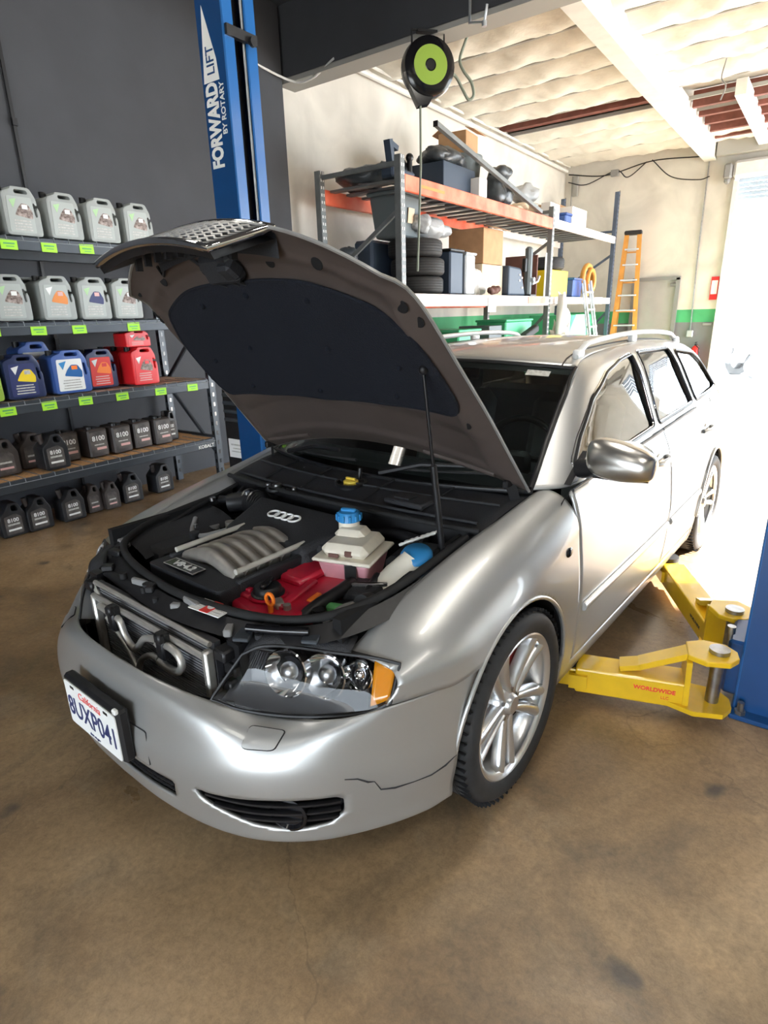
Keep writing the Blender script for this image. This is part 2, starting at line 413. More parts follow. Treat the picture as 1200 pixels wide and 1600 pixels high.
# ------------------------------------------------------------------ room materials
def floor_material():
    m = bpy.data.materials.new('stained_concrete'); m.use_nodes = True
    nt = m.node_tree; N = nt.nodes; L = nt.links; b = N['Principled BSDF']
    tc = N.new('ShaderNodeTexCoord')
    def noise(sc, det=6, dist=0.0, rough=.6):
        n = N.new('ShaderNodeTexNoise'); n.inputs['Scale'].default_value = sc; n.inputs['Detail'].default_value = det
        n.inputs['Distortion'].default_value = dist; n.inputs['Roughness'].default_value = rough
        L.new(tc.outputs['Object'], n.inputs['Vector']); return n.outputs['Fac']
    def ramp(inp, stops):
        r = N.new('ShaderNodeValToRGB'); e = r.color_ramp.elements
        while len(e) < len(stops): e.new(0.5)
        for k, (p, c) in enumerate(stops): e[k].position = p; e[k].color = (*c, 1) if isinstance(c, tuple) else (c, c, c, 1)
        L.new(inp, r.inputs[0]); return r.outputs[0]
    def mix(a, b_, f, mode='MIX', fac=None):
        x = N.new('ShaderNodeMix'); x.data_type = 'RGBA'; x.blend_type = mode
        if isinstance(f, float): x.inputs[0].default_value = f
        else: L.new(f, x.inputs[0])
        for s, v in ((6, a), (7, b_)):
            if isinstance(v, tuple): x.inputs[s].default_value = (*v, 1)
            else: L.new(v, x.inputs[s])
        return x.outputs[2]
    base = ramp(noise(0.9, 8, .6), [(.30, (0.15, 0.094, 0.048)), (.44, (0.27, 0.175, 0.093)), (.55, (0.38, 0.255, 0.138)), (.70, (0.48, 0.335, 0.19))])
    c = mix(base, (0.10, 0.082, 0.062), ramp(noise(2.1, 8, 1.2), [(.50, 0.0), (.68, .50)]))
    c = mix(c, (0.36, 0.29, 0.20), ramp(noise(3.1, 10, .4), [(.58, 0.0), (.74, .45)]))
    # fine grain
    c = mix(c, ramp(noise(38, 8, .3, .85), [(.32, .42), (.68, 1.35)]), .62, 'MULTIPLY')
    # oil spots
    v = N.new('ShaderNodeTexVoronoi'); v.inputs['Scale'].default_value = 2.3; v.inputs['Randomness'].default_value = 1.0
    wn = N.new('ShaderNodeTexNoise'); wn.inputs['Scale'].default_value = 9; L.new(tc.outputs['Object'], wn.inputs['Vector'])
    va = N.new('ShaderNodeVectorMath'); va.operation = 'MULTIPLY_ADD'; va.inputs[1].default_value = (.10, .10, .10)
    L.new(wn.outputs['Color'], va.inputs[0]); L.new(tc.outputs['Object'], va.inputs[2]); L.new(va.outputs[0], v.inputs['Vector'])
    c = mix(c, (0.045, 0.042, 0.042), ramp(v.outputs['Distance'], [(.05, .75), (.11, 0.0)]))
    # hairline cracks
    v2 = N.new('ShaderNodeTexVoronoi'); v2.feature = 'DISTANCE_TO_EDGE'; v2.inputs['Scale'].default_value = 0.75
    va2 = N.new('ShaderNodeVectorMath'); va2.operation = 'MULTIPLY_ADD'; va2.inputs[1].default_value = (.35, .35, .35)
    wn2 = N.new('ShaderNodeTexNoise'); wn2.inputs['Scale'].default_value = 3.5; wn2.inputs['Detail'].default_value = 8
    L.new(tc.outputs['Object'], wn2.inputs['Vector']); L.new(wn2.outputs['Color'], va2.inputs[0]); L.new(tc.outputs['Object'], va2.inputs[2])
    L.new(va2.outputs[0], v2.inputs['Vector'])
    crack = ramp(v2.outputs['Distance'], [(.0, .30), (.0025, 0.0)])
    c = mix(c, (0.05, 0.035, 0.025), crack)
    L.new(c, b.inputs['Base Color'])
    L.new(ramp(noise(2.4, 6, .5), [(.3, .26), (.7, .50)]), b.inputs['Roughness'])
    b.inputs['Specular IOR Level'].default_value = 0.55
    bp = N.new('ShaderNodeBump'); bp.inputs['Strength'].default_value = .25; bp.inputs['Distance'].default_value = .004
    L.new(noise(30, 6, 0, .7), bp.inputs['Height']); L.new(bp.outputs[0], b.inputs['Normal'])
    return m
def wall_material():
    m = bpy.data.materials.new('white_wall_green_band'); m.use_nodes = True
    nt = m.node_tree; N = nt.nodes; L = nt.links; b = N['Principled BSDF']; b.inputs['Roughness'].default_value = .7
    tc = N.new('ShaderNodeTexCoord'); sp = N.new('ShaderNodeSeparateXYZ'); L.new(tc.outputs['Object'], sp.inputs[0])
    r = N.new('ShaderNodeValToRGB'); r.color_ramp.interpolation = 'CONSTANT'; e = r.color_ramp.elements
    e.new(.5)
    e[0].position = 0; e[0].color = (.19, .20, .215, 1); e[1].position = 1.22/5; e[1].color = (.07, .40, .17, 1)
    e[2].position = 1.475/5; e[2].color = (.70, .665, .60, 1)
    dv = N.new('ShaderNodeMath'); dv.operation = 'DIVIDE'; dv.inputs[1].default_value = 5
    L.new(sp.outputs[2], dv.inputs[0]); L.new(dv.outputs[0], r.inputs[0])
    n = N.new('ShaderNodeTexNoise'); n.inputs['Scale'].default_value = 1.3; n.inputs['Detail'].default_value = 7; n.inputs['Distortion'].default_value = .8
    L.new(tc.outputs['Object'], n.inputs['Vector'])
    mr = N.new('ShaderNodeMapRange'); mr.inputs[1].default_value = .35; mr.inputs[2].default_value = .65; mr.inputs[3].default_value = .82; mr.inputs[4].default_value = 1.05
    L.new(n.outputs['Fac'], mr.inputs[0])
    x = N.new('ShaderNodeMix'); x.data_type = 'RGBA'; x.blend_type = 'MULTIPLY'; x.inputs[0].default_value = 1
    L.new(r.outputs[0], x.inputs[6]); L.new(mr.outputs[0], x.inputs[7]); L.new(x.outputs[2], b.inputs['Base Color'])
    return m
M['floor'] = floor_material(); M['wall'] = wall_material()
M['outside'] = mat('sunlit_concrete_yard', (0.55, 0.54, 0.52), 0.8, noise=0.1, nscale=2)

# ------------------------------------------------------------------ room shell
g = G(); g.box((1.4, 2.9, -0.05), (10.4, 19.8, 0.1)); struct('floor', g, 'floor')
g = G(); g.add([(-45, -45, -.08), (45, -45, -.08), (45, 12.6, -.08), (-45, 12.6, -.08), (-45, 18, -.37), (45, 18, -.37), (-45, 80, -.6), (45, 80, -.6)], [(0, 1, 2, 3), (3, 2, 5, 4), (4, 5, 7, 6)]); yard = struct('trim_1', g, 'outside')
YF = 12.75      # far wall
g = G(); g.box((-3.9, 8.3, 2.35), (.2, 9.0, 4.7)); struct('wall_left', g, 'wall')
g = G(); g.box((-3.9, -1.7, 2.35), (.2, 10.6, 4.7)); g.box((-3.74, 3.66, 2.3), (.12, .36, 4.6)); struct('wall_left', g, 'darkpaint')
g = G()
for x0, x1, z0, z1 in ((-3.8, -2.15, 0, 4.7), (-2.15, -1.21, 2.11, 4.7), (-1.21, -.47, 0, 4.7), (-.47, 4.6, 3.85, 4.7), (4.6, 6.6, 0, 4.7)):
    g.box(((x0+x1)/2, YF+.1, (z0+z1)/2), (x1-x0, .2, z1-z0))
struct('wall_far', g, 'wall')
g = G()
for y0, y1, z0, z1 in ((-7, 5.25, 0, 4.7), (5.25, 12.2, 3.6, 4.7), (12.2, 12.85, 0, 4.7)):
    g.box((6.6, (y0+y1)/2, (z0+z1)/2), (.2, y1-y0, z1-z0))
struct('wall_right', g, 'wall')
g = G()
for x0, x1, z0, z1 in ((-3.9, -.2, 0, 4.7), (-.2, 4.2, 2.5, 4.7), (4.2, 6.6, 0, 4.7)):
    g.box(((x0+x1)/2, -7.0, (z0+z1)/2), (x1-x0, .2, z1-z0))
struct('wall_near', g, 'wall')
g = G(); g.box((1.4, -1.6, 4.68), (10.6, 11.0, .12)); struct('ceiling', g, 'darkpaint')
g = G(); g.box((1.4, 8.35, 4.75), (10.6, 9.1, .1)); ceil2 = struct('ceiling', g, 'beamw')
# cross beam with pale ledge
g = G(); g.box((1.4, 3.98, 4.30), (10.4, .16, .66)); cb = struct('trim_2', g, 'darkpaint')
g = G(); g.box((1.4, 4.03, 3.95), (10.4, .26, .05)); l = build('ledge', g, 'ledge', cb)
# dark ceiling joint line along the wall and seam on the dark wall
g = G(); g.box((-3.785, 1.0, 2.3), (.012, .025, 4.5))
for z in (.6, 1.4, 2.2, 3.0, 3.8): g.box((-3.78, 1.0, z), (.03, .035, .05))
struct('trim_3', g, 'black')
# rafters and purlins
for i, x in enumerate((-.93, 2.0, 5.0)):
    g = G(); g.box((x, 8.35, 4.38), (.2, 8.7, .36)); r = struct('trim_4', g, 'beamw')
    g = G()
    for y in (6.4, 7.2, 9.0): g.box((x-.11, y, 4.28), (.02, .05, .12))
    build('hanger_bracket', g, 'steel', r)
# insulation between purlins, each bay its own sagging sheet
ys = [4.12, 4.75, 5.45, 6.15, 6.85, 7.55, 8.25, 9.0]
bays = [(a, b) for a, b in zip(ys, ys[1:])]+[(9.72, 10.4), (10.4, 11.1), (11.1, 11.9), (11.9, 12.7)]
def sheet(x0, x1, y0, y1, seed):
    rnd = random.Random(seed); ph = [rnd.uniform(0, 6) for _ in range(4)]
    def f(u, v):
        w = .018*sin(9*u*(x1-x0)+ph[0]+6*v)+.012*sin(23*u*(x1-x0)+ph[1]-9*v)
        return (x0+(x1-x0)*u, y0+(y1-y0)*v, 4.56-.11*sin(pi*v)**.7-w*sin(pi*v))
    return G().grid(f, int(14*(x1-x0)), 10)
for x0, x1 in ((-3.8, -1.03), (-.83, 1.9), (2.1, 4.9)):
    for k, (a, b) in enumerate(bays):
        if x0 > -1 and a >= 9.7 and b <= 12 and x1 < 2: continue
        build('insulation_panel', sheet(x0, x1, a, b, k+int(x0*10)), 'foil', ceil2, 60)
for x0, x1 in ((-3.8, -1.03), (-.83, 1.9)):
    for y in ys+[9.72, 10.4, 11.1, 11.9]:
        g = G(); g.box(((x0+x1)/2, y, 4.545), (x1-x0, .035, .05)); build('purlin', g, 'ledge', ceil2)
# exposed joists in the two bare bays
g = G(); g.box((-2.42, 9.33, 4.62), (2.7, .07, .2)); g.box((-2.42, 9.62, 4.64), (2.7, .07, .12)); build('joist', g, 'joist', ceil2)
for y in (9.9, 10.45, 11.0, 11.55, 12.1):
    g = G(); g.box((.55, y, 4.56), (2.7, .09, .22)); build('joist', g, 'joist', ceil2)
g = G(); g.box((2.3, 12.55, 4.36), (6.2, .2, .26)); struct('trim_5', g, 'ledge')
g = G(); g.box((-.05, 10.9, 4.4), (.14, 3.6, .2)); struct('trim_6', g, 'beamw')
# ceiling edge batten along the white wall
g = G(); g.tube([(-3.72, 4.2, 4.40), (-3.72, 8.3, 4.40), (-3.72, 12.6, 4.40)], .035, 8); g.tube([(-3.66, 4.2, 4.47), (-3.66, 12.6, 4.47)], .02, 6)
struct('trim_7', g, 'beamw')
# far door
g = G(); g.box((-1.68, YF+.02, 1.05), (.86, .05, 2.08), .006); d = struct('door_1', g, 'doorgrey')
g = G(); g.box((-1.245, YF-.01, 1.06), (.07, .12, 2.12)); g.box((-2.115, YF-.01, 1.06), (.07, .12, 2.12)); g.box((-1.68, YF-.01, 2.115), (.94, .12, .07))
build('door_frame', g, 'frame', d)
g = G(); g.cyl((-1.33, YF-.06, .98), (-1.33, YF, .98), .028); g.box((-1.38, YF-.065, .98), (.13, .02, .025), .008)
h = build('door_handle', g, 'steel', d)
g = G(); g.box((-1.32, YF-.03, 1.98), (.14, .07, .07), .01); build('door_closer', g, 'steel', d)
# roller shutter: rolled curtain slats visible at the top of the far opening
g = G(); g.box((2.05, YF-.02, 3.98), (5.1, .3, .3), .05); sh = struct('door_2', g, 'whitep')
for k in range(5):
    g = G(); g.box((2.05, YF+.02, 3.80-k*.078), (4.9, .025, .068), .01); build('shutter_slat', g, 'bluedoor', sh)
g = G(); g.box((-.43, YF-.02, 1.9), (.08, .14, 3.8)); g.box((4.55, YF-.02, 1.9), (.08, .14, 3.8)); build('guide_rail', g, 'whitep', sh)
# conduit and switch box on the far wall
t = thing('conduit', 'thin electrical conduit running down far wall to a small outlet box', 'conduit', (0, 0, 0))
g = G(); g.tube([(-.95, YF-.03, 4.3), (-.94, YF-.03, 2.5), (-.90, YF-.03, 1.06)], .013, 8); build('pipe', g, 'steel', t, 40)
g = G(); g.box((-.90, YF-.04, 1.0), (.12, .07, .14), .012); build('outlet_box', g, 'alu', t)
# wires along the top of the far wall
def cable(name, pts, r, m, label, cat, group=None):
    g = G(); P = []
    n = len(pts)
    tab = [(i, tuple(map(float, p))) for i, p in enumerate(pts)]
    P = [interp(tab, i*(n-1)/(8*(n-1))) for i in range(8*(n-1)+1)]
    g.tube(P, r, 6); o = build(name, g, m, None, 60); return tag(o, label, cat, group)
cable('cable', [(-3.68, 12.6, 4.33), (-2.9, 12.66, 4.22), (-2.0, 12.68, 4.36), (-1.1, 12.66, 4.3)], .012, 'black', 'dark cable sagging from wall corner to middle of far wall top', 'cable')
cable('cable', [(-3.68, 12.6, 4.18), (-3.3, 12.66, 4.10), (-2.7, 12.66, 4.28), (-2.45, 12.68, 4.13), (-2.1, 12.68, 4.36)], .011, 'black', 'short dark cable looping under a junction box by the wall corner', 'cable')
cable('cable', [(-2.0, 12.68, 4.38), (-1.6, 12.66, 4.02), (-1.1, 12.66, 3.90), (-.9, 12.66, 3.93)], .010, 'black', 'thin wire drooping toward the conduit on the far wall', 'cable')
g = G(); g.box((-2.72, 12.68, 4.24), (.16, .09, .12), .01); tag(build('junction_box', g, 'frame'), 'small dark junction box among the cables on the far wall', 'junction box')
g = G(); g.box((-3.55, 12.69, 4.1), (.12, .06, .4), .01); g.tube([(-3.62, 12.68, 4.3), (-3.62, 12.68, 3.3)], .014, 6); tag(build('meter_box', g, 'ledge'), 'pale fittings and pipe in the upper corner of the far wall', 'fittings')
g = G(); g.box((-.58, 12.62, 3.96), (.14, .2, .26), .03); g.box((-.58, 12.62, 3.80), (.1, .14, .1), .03); tag(build('wall_lamp', g, 'frame'), 'grey box lamp on far wall beside the shutter', 'lamp')
cable('cable', [(-.13, 8.2, 4.5), (-.16, 8.2, 4.30), (-.10, 8.2, 4.2), (-.14, 8.2, 4.05)], .010, 'frame', 'short loose wire hanging from the white ceiling', 'cable')
cable('cable', [(-3.74, 3.2, 4.05), (-3.6, 3.85, 3.93), (-3.35, 3.92, 3.9), (-3.0, 3.9, 4.0)], .012, 'white', 'pale wire stapled where dark wall meets the beam', 'cable')
# black edge lines where panels meet on the far right ceiling
# fire extinguisher and its sign
t = thing('fire_extinguisher', 'red fire extinguisher hanging on grey wainscot beside the opening', 'fire extinguisher', (-.74, 12.62, .30))
g = G(); g.lathe([(0, 0), (.07, 0), (.08, .02), (.08, .38), (.06, .44), (.03, .47), (0, .47)], 16); build('cylinder', g, 'extred', t, 50)
g = G(); g.box((0, 0, .49), (.04, .12, .03), .008); g.box((0, .02, .53), (.03, .14, .02), .006); build('valve_handle', g, 'black', t)
g = G(); g.tube([(0, -.03, .48), (.07, -.06, .42), (.09, -.05, .2)], .012, 6); build('hose', g, 'black', t, 60)
g = G(); g.grid(lambda u, v: (.0815*sin(-1.2+2.4*u), -.0815*cos(-1.2+2.4*u), .12+.16*v), 8, 1); build('label_plate', g, 'white', t, 60)
t = thing('extinguisher_sign', 'red and white fire extinguisher sign above the extinguisher', 'sign', (-.56, 12.72, 1.88))
g = G(); g.box((0, 0, 0), (.14, .01, .44)); build('sign_board', g, 'extred', t)
g = G(); g.box((0, -.007, .02), (.11, .004, .26)); build('sign_panel', g, 'white', t)
g = G(); g.box((-.60, 12.71, 1.19), (.16, .03, .05), .006); tag(build('wall_plate', g, 'frame'), 'small dark plate on wainscot just below green band', 'plate')
# lamps added out of view to light the front bay and fender
M['tubelit'] = mat('lit_tube', (1, .95, .86), .5, emit=7.0)
def fill_tube_lamp(x, y, rz, LAMP_W, lb, wd=.26):
    t = thing('fill_ceiling_lamp', lb, 'lamp', (x, y, 4.55), rz, 'added strip lamps')
    g = G(); g.box((0, 0, .03), (wd+.06, 2.4, .05), .01); build('housing', g, 'whitep', t)
    n = 2 if wd < .5 else 6
    for k in range(n):
        xx = -wd*.31+wd*.62*k/(n-1); g = G(); g.cyl((xx, -1.15, -.02), (xx, 1.15, -.02), .019); build('lamp_tube', g, M['tubelit'], t, 60)
    o = light('fill_light', 'AREA', (0, 0, -.06), LAMP_W, (1.0, .95, .86), size=wd, size_y=2.3); o.parent = t
for x, y, w, lb in ((.88, 1.3, 52, 'added unseen strip lamp above the left fender of the car'), (3.2, -1.6, 34, 'added unseen strip lamp over the right side of the bay'), (-2.2, -.6, 14, 'added unseen strip lamp near the oil shelving'), (1.3, -4.2, 14, 'added unseen strip lamp behind the viewer')): fill_tube_lamp(x, y, 0, w, lb)
# ------------------------------------------------------------------ lift posts
def lift_post(name, label, x, y, rz, h=3.7, W=.2, D=.235):
    t = thing(name, label, 'lift post', (x, y, 0), rz)
    # C-section: opening toward +x (inner side); x<=0 is the back
    th = .012
    g = G()
    g.box((-W, 0, h/2), (th, D, h)); g.box((-W/2, -D/2, h/2), (W, th, h)); g.box((-W/2, D/2, h/2), (W, th, h))
    build('column', g, 'blue', t)
    g = G(); g.box((0, -D/2+.035, h/2), (.016, .08, h), .006); g.box((0, D/2-.035, h/2), (.016, .08, h), .006)
    build('column_lip', g, 'bluelt', t)
    g = G(); g.box((-.10, 0, h/2), (.08, .10, h-.05)); build('carriage_track', g, 'blackg', t)
    g = G(); g.cyl((-.03, -.055, .1), (-.03, -.055, h-.1), .008); g.cyl((-.03, .055, .1), (-.03, .055, h-.1), .008)
    build('lift_cable', g, 'white', t)
    g = G(); g.box((-W/2, 0, .01), (W+.03, D+.12, .02), .004); bp = build('base_plate', g, 'blue', t)
    for sx, sy in ((-W, -D/2-.035), (-.02, -D/2-.035), (-W, D/2+.035), (-.02, D/2+.035)):
        g = G(); g.cyl((sx, sy, .02), (sx, sy, .07), .012, 8); g.cyl((sx, sy, .02), (sx, sy, .036), .02, 6); build('anchor_bolt', g, 'steel', bp)
    g = G(); g.box((-W/2, 0, h+.01), (W+.04, D+.04, .02)); g.box((0, 0, h-.32), (.05, D, .05)); build('top_cap', g, 'black', t)
    return t
lp = lift_post('lift_post', 'tall blue two-post lift column against dark wall', -1.42, 1.15, 0)
D_ = -.1245
text('lettering', 'FORWARD', .13, 'white', lp, frame_mat((-.125, D_, 2.585), (0, 0, 1), (-1, 0, 0)), sx=.66, bold=.006)
g = G(); g.prism([(-.185, 2.80), (-.055, 2.80), (-.068, 2.90), (-.150, 3.16)], D_-.0006, D_+.002, 'y'); ad = build('arrow_decal', g, 'white', lp)
text('lettering', 'LIFT', .09, 'blue', ad, frame_mat((-.115, D_-.001, 2.90), (0, 0, 1), (-1, 0, 0)), sx=.85, bold=.001)
text('lettering', 'BY ROTARY', .05, 'white', lp, frame_mat((-.045, D_, 2.66), (0, 0, 1), (-1, 0, 0)), sx=.95, bold=.001)
g = G(); g.box((.01, 0, 3.02), (.03, .22, .05)); g.cyl((.03, .06, 3.0), (.05, .06, 3.0), .025, 12); build('safety_latch', g, 'black', lp)

rp = lift_post('lift_post', 'blue lift column at right edge holding yellow arms', 1.432, .96, pi, W=.26, D=.30)
RPX, RPY = 1.432, .96
def loc2(p): return (-(p[0]-RPX), -(p[1]-RPY), p[2])
def arm(label, A, B, side_s):
    a = bpy.data.objects.new('swing_arm', None); COL.objects.link(a); a.parent = rp; a.empty_display_size = .05
    a['label'] = label
    A, B = Vector(A), Vector(B); d = (B-A).normalized(); s = Vector((-d.y, d.x, 0)); L_ = (B-A).length
    up = lambda z: Vector((0, 0, z))
    g = G(); g.bar(loc2(A+d*.10), loc2(A+d*(L_*.88)), .125, .11); o = build('outer_tube', g, 'yellow', a); bevel(o, .008)
    g = G(); g.bar(loc2(A+d*(L_*.8)), loc2(B), .095, .08); o = build('inner_tube', g, 'yellow', a); bevel(o, .006)
    g = G(); g.cyl(loc2(B-d*.02+up(.04)), loc2(B-d*.02+up(.065)), .055, 18); build('lifting_pad', g, 'rubber', a, 40)
    for q in (1, -1):
        g = G(); g.bar(loc2(A+d*(L_*.80)+s*.068*q), loc2(A+d*(L_*.92)+s*.068*q), .02, .06); build('stop_block', g, 'yellow', a)
    def plate(z, t, l, w):
        pts = [A+d*l+s*w*.62, A+d*l-s*w*.62, A+d*l*.45-s*w, A-d*.03-s*w*.85, A-d*.065-s*w*.3, A-d*.065+s*w*.3, A-d*.03+s*w*.85, A+d*l*.45+s*w]
        g = G(); g.prism([loc2(p)[:2] for p in pts], z, z+t); return g
    build('lower_plate', plate(A.z-.055, .02, .16, .10), 'yellow', a)
    o = build('upper_plate', plate(A.z+.155, .022, .11, .085), 'yellow', a); bevel(o, .004)
    g = G(); q0 = A+d*.10+up(.165); q1 = A+d*.27+up(.085)
    g.bar(loc2(q0+s*.0), loc2(q1), .075, .024); g.bar(loc2(q1-d*.005), loc2(q1+d*.07+up(-.018)), .075, .022); build('gusset_strap', g, 'yellow', a)
    g = G(); g.bar(loc2(A+d*.09+up(.05)), loc2(A+d*.11+up(.05)), .14, .21); build('end_plate', g, 'yellow', a)
    g = G(); c = loc2(A); g.cyl((c[0], c[1], A.z-.06), (c[0], c[1], A.z+.19), .024, 16); g.cyl((c[0], c[1], A.z+.178), (c[0], c[1], A.z+.194), .036, 20); build('pivot_pin', g, 'steel', a, 40)
    n = s if (s.y < 0) else -s
    xd = Vector((-d.x, -d.y, 0))
    if xd.x < 0 and abs(xd.x) > .3: xd = -xd
    lx = Vector((-xd.x, -xd.y, 0))
    if side_s:
        text('lettering', 'WORLDWIDE', .024, 'redprint', a, frame_mat(loc2(A+d*.21+n*.0635+up(.012)), lx, (0, 0, 1)), bold=.0008)
        text('lettering', 'LLC', .018, 'redprint', a, frame_mat(loc2(A+d*.17+n*.0635+up(-.018)), lx, (0, 0, 1)))
    else:
        text('lettering', 'WORLDWIDE', .022, 'blackprint', a, frame_mat(loc2(A+d*.24+Vector((-abs(s.x), -abs(s.y), 0)).normalized()*0+(s if s.x < 0 else -s)*.0635), lx if False else Vector((d.x, d.y, 0))*-1*-1, (0, 0, 1)))
arm('yellow swing arm nearest the camera with red lettering', (1.355, .71, .115), (.80, .565, .10), True)
arm('yellow swing arm pointing back along the car', (1.36, 1.10, .115), (.94, 1.95, .10), False)
g = G(); g.box((.02, 0, .17), (.08, .24, .24), .01); build('carriage', g, 'blue', rp)
g = G(); g.cyl((.06, .10, .16), (.06, .10, .33), .010); g.cyl((.06, .10, .31), (.06, .10, .34), .016); build('arm_restraint', g, 'steel', rp, 40)

# black slotted power box beside the shelf
t = thing('control_box', 'black ribbed box with white label between shelf and blue post', 'control box', (-2.20, 1.62, 0))
g = G(); g.box((0, 0, .60), (.30, .24, 1.2), .015); build('body', g, 'black', t)
for k in range(6):
    g = G(); g.box((.0, -.125, .78+k*.065), (.26, .02, .03), .006); build('rib', g, 'slate', t)
g = G(); g.box((.01, -.124, .55), (.24, .006, .15)); lb = build('label_sheet', g, 'white', t)
g = G(); g.box((.01, -.128, .58), (.18, .002, .012)); g.box((.01, -.128, .55), (.14, .002, .008)); g.box((.0, -.128, .525), (.16, .002, .008)); build('print_line', g, 'textgrey', lb)

# ------------------------------------------------------------------ oil shelving
XF = -3.0; SY0, SY1 = -1.2, 1.92
rack = thing('shelving_unit', 'slate grey steel shelving unit full of oil jugs by dark wall', 'shelving', (-3.3, .4, 0))
def rl(p): return (p[0]+3.3, p[1]-.4, p[2])
for x in (XF+.0, -3.66):
    for y in (SY0, SY1):
        g = G(); c = rl((x, y, 1.09)); g.box(c, (.045, .06, 2.18)); up = build('post', g, 'slate', rack)
        if y > 0:
            g = G()
            for k in range(24): g.box((c[0]+.0235, c[1], .1+k*.088), (.002, .02, .035)); g.box((c[0], c[1]-.031, .1+k*.088), (.018, .002, .035))
            build('keyhole_slots', g, 'blackg', up)['kind'] = 'stuff'
g = G(); g.bar(rl((XF-.02, SY1, .35)), rl((-3.64, SY1, .95)), .02, .03); g.bar(rl((-3.64, SY1, 1.0)), rl((XF-.02, SY1, 1.55)), .02, .03); g.bar(rl((XF-.02, SY1, .5)), rl((-3.64, SY1, .5)), .02, .03)
build('end_brace', g, 'slate', rack)
SH = [(2.10, 'wire'), (1.555, 'wire'), (1.035, 'osb2'), (.50, 'osb')]
for z, bm_ in SH:
    for x in (XF, -3.66):
        g = G(); g.box(rl((x, (SY0+SY1)/2, z-.045)), (.03, SY1-SY0, .085), .004); build('beam', g, 'slate', rack)
    g = G(); g.box(rl((-3.33, (SY0+SY1)/2, z-.012)), (.62, SY1-SY0-.04, .016)); build('shelf_board', g, bm_ if bm_ != 'wire' else 'slate', rack)
    g = G()
    for k in range(30):
        y = SY0+.05+k*(SY1-SY0-.1)/29
        g.cyl(rl((XF-.3, y, z+.002)), rl((XF+.012, y, z+.002)), .003, 5); g.cyl(rl((XF+.014, y, z)), rl((XF+.018, y, z-.028)), .003, 5)
    g.cyl(rl((XF+.018, SY0, z-.028)), rl((XF+.018, SY1, z-.028)), .003, 5)
    build('wire_deck', g, 'wire', rack)['kind'] = 'stuff'
TG = {2.10: (.16, .42, .68, .95, 1.25), 1.555: (.20, .50, .79, 1.23), 1.035: (-.05, .19, .47, .74, 1.04, 1.39, 1.71)}
for z, L_ in TG.items():
    for k, y in enumerate(L_):
        g = G(); g.box(rl((XF+.0175, y, z-.055+random.uniform(-.004, .004))), (.003, .105, .062), rot=Matrix.Rotation(random.uniform(-.03, .03), 3, 'X')); tgo = build('price_tag', g, 'limeprint', rack)
        g = G(); g.box(rl((XF+.0195, y, z-.05)), (.001, .07, .010)); g.box(rl((XF+.0195, y+.005, z-.068)), (.001, .05, .006)); build('price_print', g, 'greenp', tgo)
text('lettering', 'KOBALT', .042, 'white', rack, frame_mat(rl((XF+.019, SY1-.14, .50-.062)), (0, 1, 0), (0, 0, 1)), sx=1.1, bold=.001)

def jug(name, label, mbody, art, group, w=.235, h=.30, d=.19):
    """big oil jug: faces +x, origin at base centre"""
    t = thing(name, label, 'jug', group=group)
    f = lambda u, v: (d/2, u, v)
    out = rounded([(-w/2, .004), (w/2, .004), (w/2, h*.55), (w/2-.012, h*.62), (w/2-.012, h*.78), (w*.30, h), (-w*.22, h), (-w*.24, h*.93), (-w*.30, h*.93), (-w/2, h*.86)], .018, 3)
    hole1 = rounded([(-w*.14, h*.865), (w*.25, h*.865), (w*.22, h*.945), (-w*.14, h*.945)], .012, 3)
    hole2 = rounded([(w*.36, h*.40), (w*.43, h*.42), (w*.40, h*.70), (w*.33, h*.70)], .008, 2)
    g = trimmed(f, out, [hole1, hole2], .0147, .0150); o = build('body', g, mbody, t, 40)
    # orientation: make normals face +x then thicken backwards
    me = o.data
    if sum(p.normal.x for p in me.polygons) < 0: me.flip_normals()
    solid(o, d, -1); bevel(o, .010, 2, 60)
    g = G(); g.cyl((0, -w*.36, h*.90), (0, -w*.36, h*1.01), .024, 14); build('cap', g, 'black', t, 40)
    g = G(); g.prism(rounded([(-w*.42, h*.07), (w*.31, h*.07), (w*.31, h*.80), (-w*.38, h*.80)], .01, 2), d/2+.0004, d/2+.002, 'x')
    lb = build('label_panel', g, art[0], t)
    x = d/2+.003
    g = G(); g.prism([(-w*.33, h*.72), (-w*.12, h*.76), (-w*.24, h*.56)], x, x+.0006, 'x'); g.prism([(-w*.26, h*.72), (-w*.20, h*.73), (-w*.235, h*.65)], x+.0006, x+.001, 'x'); build('brand_mark', g, art[1], lb)
    g = G(); g.prism(rounded([(-w*.22, h*.42), (w*.27, h*.36), (w*.29, h*.50), (w*.18, h*.66), (w*.0, h*.67), (-w*.12, h*.56)], .01, 2), x, x+.0006, 'x'); build('label_art', g, art[2], lb)
    g = G(); g.box((x+.001, w*.08, h*.60), (.0012, w*.16, h*.09)); build('label_badge', g, art[3], lb)
    g = G()
    for k in range(4): g.box((x, -w*.04, h*(.13+k*.06)), (.0008, w*(.5-.04*(k % 2)), h*.028))
    build('print_line', g, art[4], lb)
    return t
XJ = -3.125
gj = dict(mbody='jug', art=('juglight', 'greenprint', 'jugprint', 'white', 'textgrey'))
j0 = jug('oil_jug', '', group='grey oil jugs on the upper shelves', **gj)
tops = [(.30, 'grey oil jug on the top shelf, partly cut off at left edge'), (.565, 'first whole grey oil jug from left on top shelf'), (.855, 'second whole grey oil jug from left on top shelf'),
        (1.145, 'third whole grey oil jug from left on top shelf'), (1.44, 'grey oil jug nearest the raised hood on top shelf')]
for k, (y, lab) in enumerate(tops):
    if k == 0: j0.location = (XJ, y-.02, 2.108); j0['label'] = lab
    else: copy_tree(j0, (XJ, y, 2.108), random.uniform(-.05, .05), lab)
